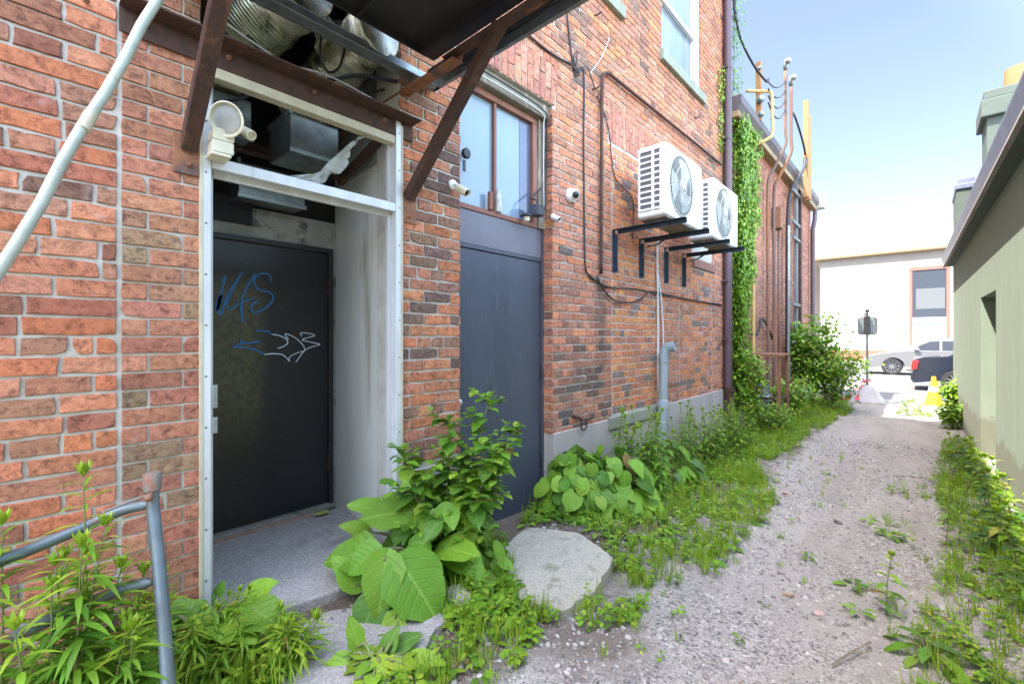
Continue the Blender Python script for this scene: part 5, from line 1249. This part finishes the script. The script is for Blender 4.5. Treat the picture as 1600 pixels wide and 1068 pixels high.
# big burdock between the two doors
root = Vector((.33, 1.62, .02)); st, lv = M(), M()
hero(lv, st, root, [
 (595, 800, 2.55, 548, 782, 2.45, .75), (580, 862, 2.30, 502, 872, 2.28, .85), (590, 858, 2.22, 540, 895, 2.15, .95), (603, 870, 2.15, 590, 975, 2.02, .72),
 (628, 880, 2.15, 690, 975, 2.08, .95), (645, 800, 2.45, 560, 745 + 60, 2.35, .8), (690, 855, 2.35, 752, 870, 2.20, .62), (640, 790, 2.5, 615, 850, 2.35, .8),
 (560, 915, 2.22, 520, 865, 2.25, .7), (590, 930, 2.1, 555, 1010, 2.0, .8), (660, 880, 2.25, 640, 925, 2.15, .9), (700, 850, 2.5, 760, 905, 2.35, .7),
 (640, 830, 2.4, 700, 800, 2.5, .6), (620, 960, 2.05, 600, 1020, 1.97, .75), (660, 965, 2.1, 700, 1010, 2.05, .9), (575, 830, 2.45, 530, 820, 2.4, .7),
 (700, 800, 2.5, 745, 825, 2.4, .7), (630, 775, 2.6, 660, 735, 2.7, .6), (560, 1000, 1.98, 530, 1045, 1.9, .8), (605, 1000, 1.95, 575, 1060, 1.9, .7),
 (650, 745, 2.6, 700, 775, 2.5, .6), (705, 760, 2.6, 740, 730, 2.6, .55), (600, 780, 2.6, 640, 790, 2.5, .6)])
for k, (dx_, dy_, h) in enumerate([(.04, .20, .98), (-.05, .02, .86), (.14, .30, .80), (-.10, -.14, .72), (.20, .10, .72), (.02, -.02, .66)]):
    branchy(st, lv, root + rv(.03) * Vector((1, 1, 0)) if False else root + Vector((rnd.uniform(-.03, .03), rnd.uniform(-.03, .03), 0)), h, (dx_ * 1.3, dy_ * 1.3), 13, .27, .115, .085, 'oval', GR, GR + YG[:1])
mound(lv, st, root + Vector((.0, -.02, .0)), 60, .30, .34, .50, .17, 'bur', GR, .75)
plant('burdock_plant', 'tall burdock with huge heart-shaped leaves growing between the two doors', 'weed', root, st, lv, lmat=BURLEAF)

# mallow and burdock mass at the slate door's right side
def bp(px, py, dz=0):
    g_ = G(px, py); g_.z = gnd(g_.x, g_.y) + dz; return g_
st, lv = M(), M(); root = Vector((.22, 3.05, -.05))
mound(lv, st, root + Vector((.02, 0, 0)), 190, .30, .33, .50, .125, 'round', GR)
plant('mallow_plant', 'round-leaved mallow growing against the foundation by the slate door', 'weed', root, st, lv, lmat=BURLEAF)
st, lv = M(), M(); root = Vector((.34, 3.38, -.08))
mound(lv, st, root, 130, .36, .36, .50, .16, 'heart', GR, .85)
plant('burdock_plant', 'burdock clump just right of the mallow below the stone sill', 'weed', root, st, lv, lmat=BURLEAF)
st, lv = M(), M(); root = Vector((.42, 3.85, -.1))
for i in range(26):
    a = rnd.uniform(0, 6.3); rr = rnd.uniform(0, .30)
    tall_weed(st, lv, root + Vector((cos(a)*rr, sin(a)*rr, 0)), rnd.uniform(.45, .80), (rnd.uniform(-.1, .16), rnd.uniform(-.14, .14)), .115, .025, 42)
plant('goldenrod_clump', 'leafy goldenrod clump with feathery tips in front of the stone sill', 'weed', root, st, lv)
st, lv = M(), M(); root = Vector((.35, 4.45, -.1))
mound(lv, st, root, 70, .34, .36, .42, .17, 'bur', DG + GR, .55)
for i in range(7): tall_weed(st, lv, root + Vector((rnd.uniform(-.2, .2), rnd.uniform(-.25, .25), 0)), rnd.uniform(.35, .6), (0, 0), .09, .018, 32)
plant('dock_plant', 'dark broad-leaved dock at the foot of the grey vent pipe', 'weed', root, st, lv, lmat=BURLEAF)
for k, (x, y, h, n, lab) in enumerate([(.30, 5.35, .75, 18, 'tall weeds with brown seed heads right of the grey vent pipe'), (.38, 6.0, .70, 19, 'pale leafy weeds midway between the vent pipe and the downspout'), (.35, 6.75, .70, 18, 'bushy weeds just before the downspout foot')]):
    st, lv = M(), M(); root = Vector((x, y, gnd(x, y)))
    for i in range(n): tall_weed(st, lv, root + Vector((rnd.uniform(-.2, .25), rnd.uniform(-.3, .3), 0)), h * rnd.uniform(.55, 1.05), (rnd.uniform(-.1, .12), rnd.uniform(-.1, .1)), .095, .030, 30, pal=GR + YG[:1])
    if k == 0:
        for i in range(6):
            q = root + Vector((rnd.uniform(.0, .25), rnd.uniform(-.2, .2), rnd.uniform(.35, .6))); st.sph(q, .022, 7)
    plant('weed_clump', lab, 'weed', root, st, lv, 'weed clumps along the foundation')

# ivy on the low building
def vine(lv, n, fn, L=.07, pal=YG + GR, kind='heart'):
    for i in range(n):
        p = fn()
        if p is None: continue
        a = rnd.uniform(-2.6, -.5); d = Vector((rnd.uniform(.1, .5), cos(a), sin(a)))
        leaf(lv, p, d, (1, 0, .55), L * rnd.uniform(.6, 1.2), L * rnd.uniform(.5, .9), 'oval', lc(pal), .3, .1)
st, lv = M(), M()
def f1():
    z = rnd.uniform(.5, 5.0); q = (z - .5) / 4.5
    wmax = .40 + .85 * max(0, min(1, (q - .25) / .6)) + .34 * noise.noise(Vector((z * 2.1, 3, 1))) + .15 * noise.noise(Vector((z * 7, 3, 1)))
    if q > .93: wmax *= .75
    y = 7.80 + wmax * rnd.random() ** .8
    if noise.noise(Vector((y * 5, z * 4, 2))) < -.48 and rnd.random() < .8: return None
    bul = .05 + .22 * (.5 + .5 * noise.noise(Vector((y * 2.2, z * 1.6, 8)))) 
    if q < .3 and rnd.random() < .35: return None
    return Vector((X2 + rnd.uniform(.02, 1) * (bul + .05), y, z))
vine(lv, 12500, f1, .066, YG + YG + GR)
vine(lv, 500, lambda: Vector((X2 + rnd.uniform(.02, .10), 7.85 + abs(rnd.gauss(.6, .5)), rnd.choice((1.6, 2.3, 3.1, 3.6, 4.3)) + rnd.gauss(0, .10))), .05, YG + GR)
for k in range(5): st.tube(curve([(X2 + .02, 7.85 + .1*k, -.2), (X2 + .03, 7.9 + .12*k, 1.5), (X2 + .03, 7.95 + .2*k, 3.2), (X2 + .03, 8.0 + .22*k, 4.7)], 5), .015, 5)
plant('ivy', 'dense bright green ivy climbing the low brick wall behind the downspout', 'ivy', (X2, 8.1, -.25), st, lv)
st, lv = M(), M()
def f2():
    k = rnd.random()
    if k < .30: z = rnd.uniform(4.95, 5.5); y = 7.38 - abs(rnd.gauss(0, .16)) * (1 - abs(z - 5.25))
    elif k < .55: z = rnd.uniform(4.2, 4.9); y = 7.3 - abs(rnd.gauss(0, .10))
    else: y = rnd.uniform(6.1, 7.35); z = 3.1 + (y - 6.1) * .28 + rnd.gauss(0, .07)
    return Vector((rnd.uniform(.01, .06), y, z))
vine(lv, 420, f2, .05, YG)
st.tube(curve([(.015, 7.34, 2.6), (.015, 7.3, 3.6), (.015, 7.34, 4.6), (.015, 7.36, 5.5)], 4), .006, 4)
plant('creeper', 'sparse yellow-green creeper on the tall brick wall beside the downspout', 'ivy', (.01, 7.3, 2.6), st, lv)
st, lv = M(), M()
vine(lv, 520, lambda: Vector((rnd.gauss(.05, .06), 7.80 + abs(rnd.gauss(0, .09)), rnd.uniform(5.3, 6.9))), .055, GR)
st.tube(curve([(.03, 7.8, 5.2), (.05, 7.82, 6), (.04, 7.82, 6.9)], 4), .006, 4)
plant('creeper', 'thin creeper strand hanging above the low eave behind the downspout', 'ivy', (.03, 7.8, 5.3), st, lv)

# bushes beyond the downspout
def bush(lab, x, y, h, rad, n, L=.085, pal=GR + YG, name='bush', stems=7, grp=None):
    st, lv = M(), M(); root = Vector((x, y, gnd(x, y) if x > 0 else -.3))
    for k in range(stems):
        a = 2 * pi * k / stems + rnd.uniform(-.3, .3); e = root + Vector((cos(a) * rad * .7, sin(a) * rad * .7, h * rnd.uniform(.6, 1.0)))
        Q = curve([root, root.lerp(e, .5) + Vector((0, 0, h * .12)), e], 5); st.tube(Q, [.012 * (1 - .7*i/(len(Q)-1)) for i in range(len(Q))], 5)
        for j in range(n // stems):
            f = rnd.uniform(.15, 1) ** .8 * (len(Q) - 1); kk = min(len(Q) - 2, int(f)); p = Q[kk].lerp(Q[kk+1], f - kk) + Vector((rnd.gauss(0, rad*.28), rnd.gauss(0, rad*.28), rnd.gauss(0, .07)))
            if p.z < root.z + .02 or (p.x < .02): p.x = abs(p.x) + .02; p.z = max(p.z, root.z + .03)
            a2 = rnd.uniform(0, 6.3); leaf(lv, p, (cos(a2), sin(a2), rnd.uniform(-.5, .3)), (rnd.uniform(-.3, .3), rnd.uniform(-.5, .1), 1), L * rnd.uniform(.6, 1.2), L * rnd.uniform(.35, .6), 'oval', lc(pal), .4, .15)
    return plant(name, lab, 'bush', root, st, lv, grp)
bush('leafy bush at the foot of the ivy beside the downspout', .22, 7.95, 1.35, .26, 1500, .075)
bush('low bush in front of the gas meter guard', .45, 8.5, .5, .4, 800, .06)
bush('tall maple sapling bush against the low wall near the street corner', .45, 12.2, 2.15, .62, 2300, .13)
bush('rounded bush on the alley side of the maple sapling', .85, 12.0, 1.25, .6, 1900, .10)
bush('small bush right behind the gas meter guard', .42, 10.2, .85, .40, 1000, .08)
bush('sunlit bush at the far foot of the green wall beside the cone', 2.76, 12.2, .75, .20, 1000, .085, YG + YG + GR)
bush('shaded low bush before the sunlit one along the green wall', 2.70, 11.1, .45, .18, 520, .08)
# weeds along the green wall
for k, (x, y, h, n) in enumerate([(2.80, 6.3, .62, 4), (2.74, 7.2, .42, 5), (2.78, 5.2, .5, 5), (2.74, 4.4, .34, 5), (2.80, 3.6, .5, 5), (2.70, 8.2, .35, 5)]):
    st, lv = M(), M(); root = Vector((x, y, gnd(x, y)))
    for i in range(n): tall_weed(st, lv, root + Vector((rnd.uniform(-.12, .10), rnd.uniform(-.2, .2), 0)), h * rnd.uniform(.5, 1.0), (rnd.uniform(-.08, .03), rnd.uniform(-.05, .05)), .13, .045, 14, kind='oval', droop=.5, pal=GR + DG)
    plant('broadleaf_weed', ['slender tall weed against the green wall past the near corner', 'short weed clump below the niche in the green wall', 'weed clump against the green wall at the right edge of view', 'low weed clump against the nearest stretch of green wall', 'nettle-like weed closest to the camera at the green wall', 'short weed clump farthest along the green wall before the bushes'][k], 'weed', root, st, lv, 'weeds along the green wall')
# standing weeds on the gravel's right side
for k, (px, py, h, lab) in enumerate([(1478, 850, .42, 'upright weed standing alone on the gravel nearest the right-hand weeds'), (1385, 960, .30, 'small upright weed on the gravel left of the dock rosette'), (1450, 1030, .22, 'broad dock rosette at the bottom right of the gravel')]):
    st, lv = M(), M(); root = bp(px, py)
    if k == 2: burs(lv, st, root, 11, .12, .14, .07, DG + GR, 'oval', .35, .3)
    else: tall_weed(st, lv, root, h, (.02, .02), .09, .03, 16, kind='oval')
    plant('lone_weed', lab, 'weed', root, st, lv)
# near left foreground weeds
def weedset(lab, cx, cy, n, rad, h, L, W, name='goldenrod_clump', pal=GR, lean=(.02, .02)):
    st, lv = M(), M(); root = Vector((cx, cy, gnd(cx, cy)))
    for i in range(n):
        a = rnd.uniform(0, 6.3); rr = rad * math.sqrt(rnd.random())
        tall_weed(st, lv, root + Vector((cos(a)*rr, sin(a)*rr, 0)), h * rnd.uniform(.6, 1.05), (lean[0] + rnd.uniform(-.06, .06), lean[1] + rnd.uniform(-.06, .06)), L, W, 46, pal=pal, droop=.6)
    return plant(name, lab, 'weed', root, st, lv)
q = PD(60, 1000, 1.25); weedset('tall willow-leaved weeds growing through the gate frame at the left edge', q.x, q.y - .02, 10, .15, .88, .13, .021)
q = PD(160, 1000, 1.35); weedset('willow-leaved weeds in front of the gate frame post', q.x + .02, q.y, 9, .13, .76, .12, .020)
q = PZ(330, 1040, .05); weedset('low feathery weeds right of the gate post at the bottom edge', q.x, q.y, 12, .13, .24, .085, .012, 'feathery_weed', YG + GR)
q = PZ(440, 1030, .05); weedset('slender grass-like weed arching over the lower slab', q.x, q.y, 6, .07, .22, .13, .010, 'feathery_weed', YG)
q = PZ(170, 1075, .05); weedset('dense low weeds at the bottom left corner', q.x, q.y, 12, .18, .30, .10, .018, 'feathery_weed', GR)
st, lv = M(), M(); root = Vector((.18, .52, .02))
hero(lv, st, root, [(330, 945, 1.95, 300, 925, 1.95, .7), (340, 930, 1.98, 350, 905, 2.0, .7), (385, 935, 1.95, 430, 905, 1.95, .8), (300, 950, 1.85, 190, 1010, 1.75, .5), (320, 965, 1.85, 280, 935, 1.85, .7),
   (395, 950, 1.85, 450, 985, 1.8, .8), (350, 960, 1.85, 400, 1000, 1.75, .8), (380, 960, 1.85, 430, 940, 1.9, .7), (330, 960, 1.8, 300, 1010, 1.72, .8), (270, 960, 1.8, 230, 1000, 1.7, .7), (310, 915, 2.05, 330, 895 + 20, 2.05, .8)])
plant('burdock_plant', 'smaller burdock at the foot of the white frame post', 'weed', root, st, lv, lmat=BURLEAF)
st, lv = M(), M(); root = PZ(590, 1050, .03)
hero(lv, st, root, [(560, 1010, 1.82, 545, 960, 1.85, .6), (600, 1020, 1.82, 625, 975, 1.86, .7), (575, 1030, 1.8, 520, 1040, 1.78, .7), (620, 1010, 1.85, 660, 985, 1.9, .7), (640, 1040, 1.8, 690, 1020, 1.85, .8), (545, 1030, 1.8, 480, 1070, 1.72, .6), (590, 1045, 1.75, 590, 1100, 1.7, .8)])
burs(lv, st, root, 12, .12, .09, .06, YG, 'heart', .9, .6)
plant('burdock_plant', 'young burdock with upright leaves at the bottom centre edge', 'weed', root, st, lv, lmat=BURLEAF)
st, lv = M(), M(); root = bp(745, 895)
mound(lv, st, root, 70, .24, .26, .16, .10, 'heart', GR, .75)
plant('plantain_clump', 'oval-leaved plantain clump between the big burdock and the concrete pad', 'weed', root, st, lv)
m = M()
for k in range(3): stone(m, *(bp(790 - 12*k, 925 + 12*k) + Vector((0, 0, .02))), .05 - .012*k, (.45, .43, .39))
for k, (px, py, s, lab) in enumerate([(715, 945, .075, 'pale broken concrete lump beside the plantain clump'), (690, 935, .05, 'smaller concrete lump half under the burdock leaves')]):
    m = M(); q = bp(px, py); V0 = len(m.v)
    for (i, (a, b, c)) in enumerate(ico): pass
    m.sph(q + Vector((0, 0, s * .3)), s, 12, 1.1, .9, .6); m.v = [tuple(Vector(v) + rv(.012)) for v in m.v]
    tag(build(m, 'concrete_lump', PAD), lab, 'rubble')

# ground cover: low weeds and grass
def inpoly(px, py, P):
    c = False; j = len(P) - 1
    for i in range(len(P)):
        if (P[i][1] > py) != (P[j][1] > py) and px < (P[j][0]-P[i][0]) * (py-P[i][1]) / (P[j][1]-P[i][1]) + P[i][0]: c = not c
        j = i
    return c
def zone(pixpoly): return [(G(x, y).x, G(x, y).y) for x, y in pixpoly]
def tuft(m, p, n, h, pal=YG, w_=.004):
    for i in range(n):
        a = rnd.uniform(0, 6.3); q = rnd.uniform(.3, 1.1); leaf(m, p + Vector((cos(a), sin(a), 0)) * rnd.uniform(0, .015), (cos(a) * q, sin(a) * q, 1), (cos(a), sin(a), .1), h * rnd.uniform(.6, 1.2), w_, 'lance', lc(pal), .35, .1)
def rosette(m, p, n, L, pal=GR, kind='oval', asp=.6, h=.03):
    for i in range(n):
        a = i * 2.4 + rnd.uniform(-.5, .5); leaf(m, p + Vector((cos(a) * L * .3, sin(a) * L * .3, rnd.uniform(.2, 1) * h)), (cos(a), sin(a), rnd.uniform(-.1, .6)), (0, 0, 1), L * rnd.uniform(.6, 1.2), L * asp * rnd.uniform(.7, 1.2), kind, lc(pal), .35, .12)
def cover(poly, dens, mode, lab, name='ground_weeds', hs=1.0, avoid=None):
    m = M(); xs = [p[0] for p in poly]; ys = [p[1] for p in poly]; A = (max(xs)-min(xs)) * (max(ys)-min(ys)); N_ = int(A * dens)
    for _ in range(N_):
        x, y = rnd.uniform(min(xs), max(xs)), rnd.uniform(min(ys), max(ys))
        if not inpoly(x, y, poly): continue
        q = noise.noise(Vector((x * 2.2, y * 1.6, 4)))
        if mode == 'sparse' and q < rnd.uniform(-.1, .5): continue
        if mode == 'dense' and q < rnd.uniform(-.75, -.05): continue
        if avoid and inpoly(x, y, avoid): continue
        p = Vector((x, y, gnd(x, y) + .002)); r_ = rnd.random()
        if x < .03: continue
        s = hs * rnd.uniform(.7, 1.3)
        if r_ < .56: tuft(m, p, 12, .115 * s * rnd.uniform(.6, 1.3))
        elif r_ < .80: rosette(m, p, 9, .040 * s, YG + GR, 'oval', .6, .06 * s)
        elif r_ < .9: rosette(m, p, 6, .075 * s, GR, 'oval', .55, .04)
        else: rosette(m, p, 18, .024 * s, YG, 'tiny', .7, .13 * s)
    o = build(m, name, LEAF, smooth=True); return tag(o, lab, 'ground cover', kind='stuff')
pc = sum((p for p in pp), Vector((0, 0, 0))) / len(pp); padp = [((p.x - pc.x) * .80 + pc.x, (p.y - pc.y) * .80 + pc.y) for p in pp]
cover(zone([(815, 800), (900, 770), (1040, 700), (1130, 660), (1180, 720), (1210, 790), (1165, 850), (1110, 900), (1010, 925), (955, 900), (960, 870), (905, 832), (850, 826), (810, 838)]), 330, 'dense', 'low grass and weeds along the foot of the foundation', avoid=padp)
cover(zone([(735, 830), (790, 850), (800, 905), (815, 945), (880, 958), (940, 925), (1010, 935), (995, 990), (880, 975), (760, 985), (700, 1000), (690, 900)]), 380, 'dense', 'low leafy weeds round the concrete pad', avoid=padp)
cover([(.05, 6.6), (.9, 6.2), (.95, 8.5), (1.05, 10), (1.2, 12.5), (.9, 13.6), (.05, 13.6)], 260, 'dense', 'grass strip at the foot of the low brick wall', hs=1.25)
cover([(.5, 4.6), (1.0, 4.4), (1.25, 5.2), (1.3, 6.6), (1.0, 7.4), (.6, 7.4)], 170, 'sparse', 'patchy grass spreading over the gravel beside the weed clumps')
cover([(2.25, 1.4), (2.95, 1.2), (2.92, 5.6), (2.85, 9.8), (2.55, 9.8), (2.40, 6.5), (2.45, 4.2), (2.25, 2.8)], 300, 'dense', 'low leafy weeds along the green wall', hs=.95)
cover([(1.75, 1.2), (2.4, 1.2), (2.45, 7.5), (2.0, 7.5), (1.95, 4.0)], 75, 'sparse', 'scattered small weeds on the right half of the gravel')
cover([(.8, 1.4), (1.9, 1.2), (1.9, 9), (1.2, 9), (1.0, 5.5)], 9, 'any', 'stray tiny tufts on the gravel', hs=.6)
cover([(1.9, 12.3), (2.7, 12.0), (2.7, 15.2), (1.9, 15.2)], 55, 'any', 'sunlit tufts at the alley mouth')
cover([(.2, -.2), (.95, -.2), (.8, .8), (.55, .95), (.2, .5)], 420, 'dense', 'ground weeds under the gate frame', hs=1.3, avoid=[(p.x, p.y) for p in q_slab])
cover([(.62, .85), (.95, .85), (1.15, 1.4), (.9, 1.75), (.55, 1.55)], 330, 'dense', 'ground weeds in front of the big burdock', avoid=[(p.x, p.y) for p in q_slab])
# twigs and dead sticks lying about
for k, (px, py, ln, a, lab) in enumerate([(1395, 745, .35, .3, 'dark stick lying on the gravel midway along the right weeds'), (1300, 1040, .3, 1.2, 'thin dark stick at the bottom of the gravel'), (1210, 750, .35, 2.6, 'forked dead twig beside the foundation weeds')]):
    q = bp(px, py, .012); m = M(); e = q + Vector((cos(a), sin(a), .02)) * ln
    m.tube(curve([q, q.lerp(e, .4) + Vector((.01, .02, .008)), e], 5), .005, 5); m.tube([q.lerp(e, .5), q.lerp(e, .75) + Vector((.04, -.03, .02))], .003, 5)
    tag(build(m, 'twig', OLDWOOD), lab, 'twig')
for k, (px, py, s, lab) in enumerate([(1228, 770, .030, 'reddish stone chip beside the left weeds on the gravel'), (1232, 925, .028, 'tan stone lying on the near gravel'), (1280, 955, .028, 'pinkish stone lying right of the tan one'), (1375, 895, .026, 'pale flat stone on the gravel centre'), (1310, 822, .035, 'dark flat stone on the gravel')]):
    m = M(); q = bp(px, py); stone(m, q.x, q.y, q.z + .006, s, [(.42, .22, .14), (.45, .33, .24), (.48, .36, .32), (.55, .5, .46), (.10, .10, .11)][k])
    tag(build(m, 'stone', STONES), lab, 'stone')
m = M()
for i in range(420):
    x = rnd.uniform(.3, 2.8); y = rnd.uniform(.6, 9); a = rnd.uniform(0, 6.3); leaf(m, (x, y, gnd(x, y) + .006), (cos(a), sin(a), .1), (0, 0, 1), rnd.uniform(.012, .035), rnd.uniform(.004, .014), 'tiny', rnd.choice([(.30, .22, .12), (.16, .10, .06), (.40, .34, .22), (.09, .06, .05)]), .2, .2)
tag(build(m, 'leaf_litter', LEAF), 'dead leaf and bark crumbs scattered on the gravel', 'litter', kind='stuff')
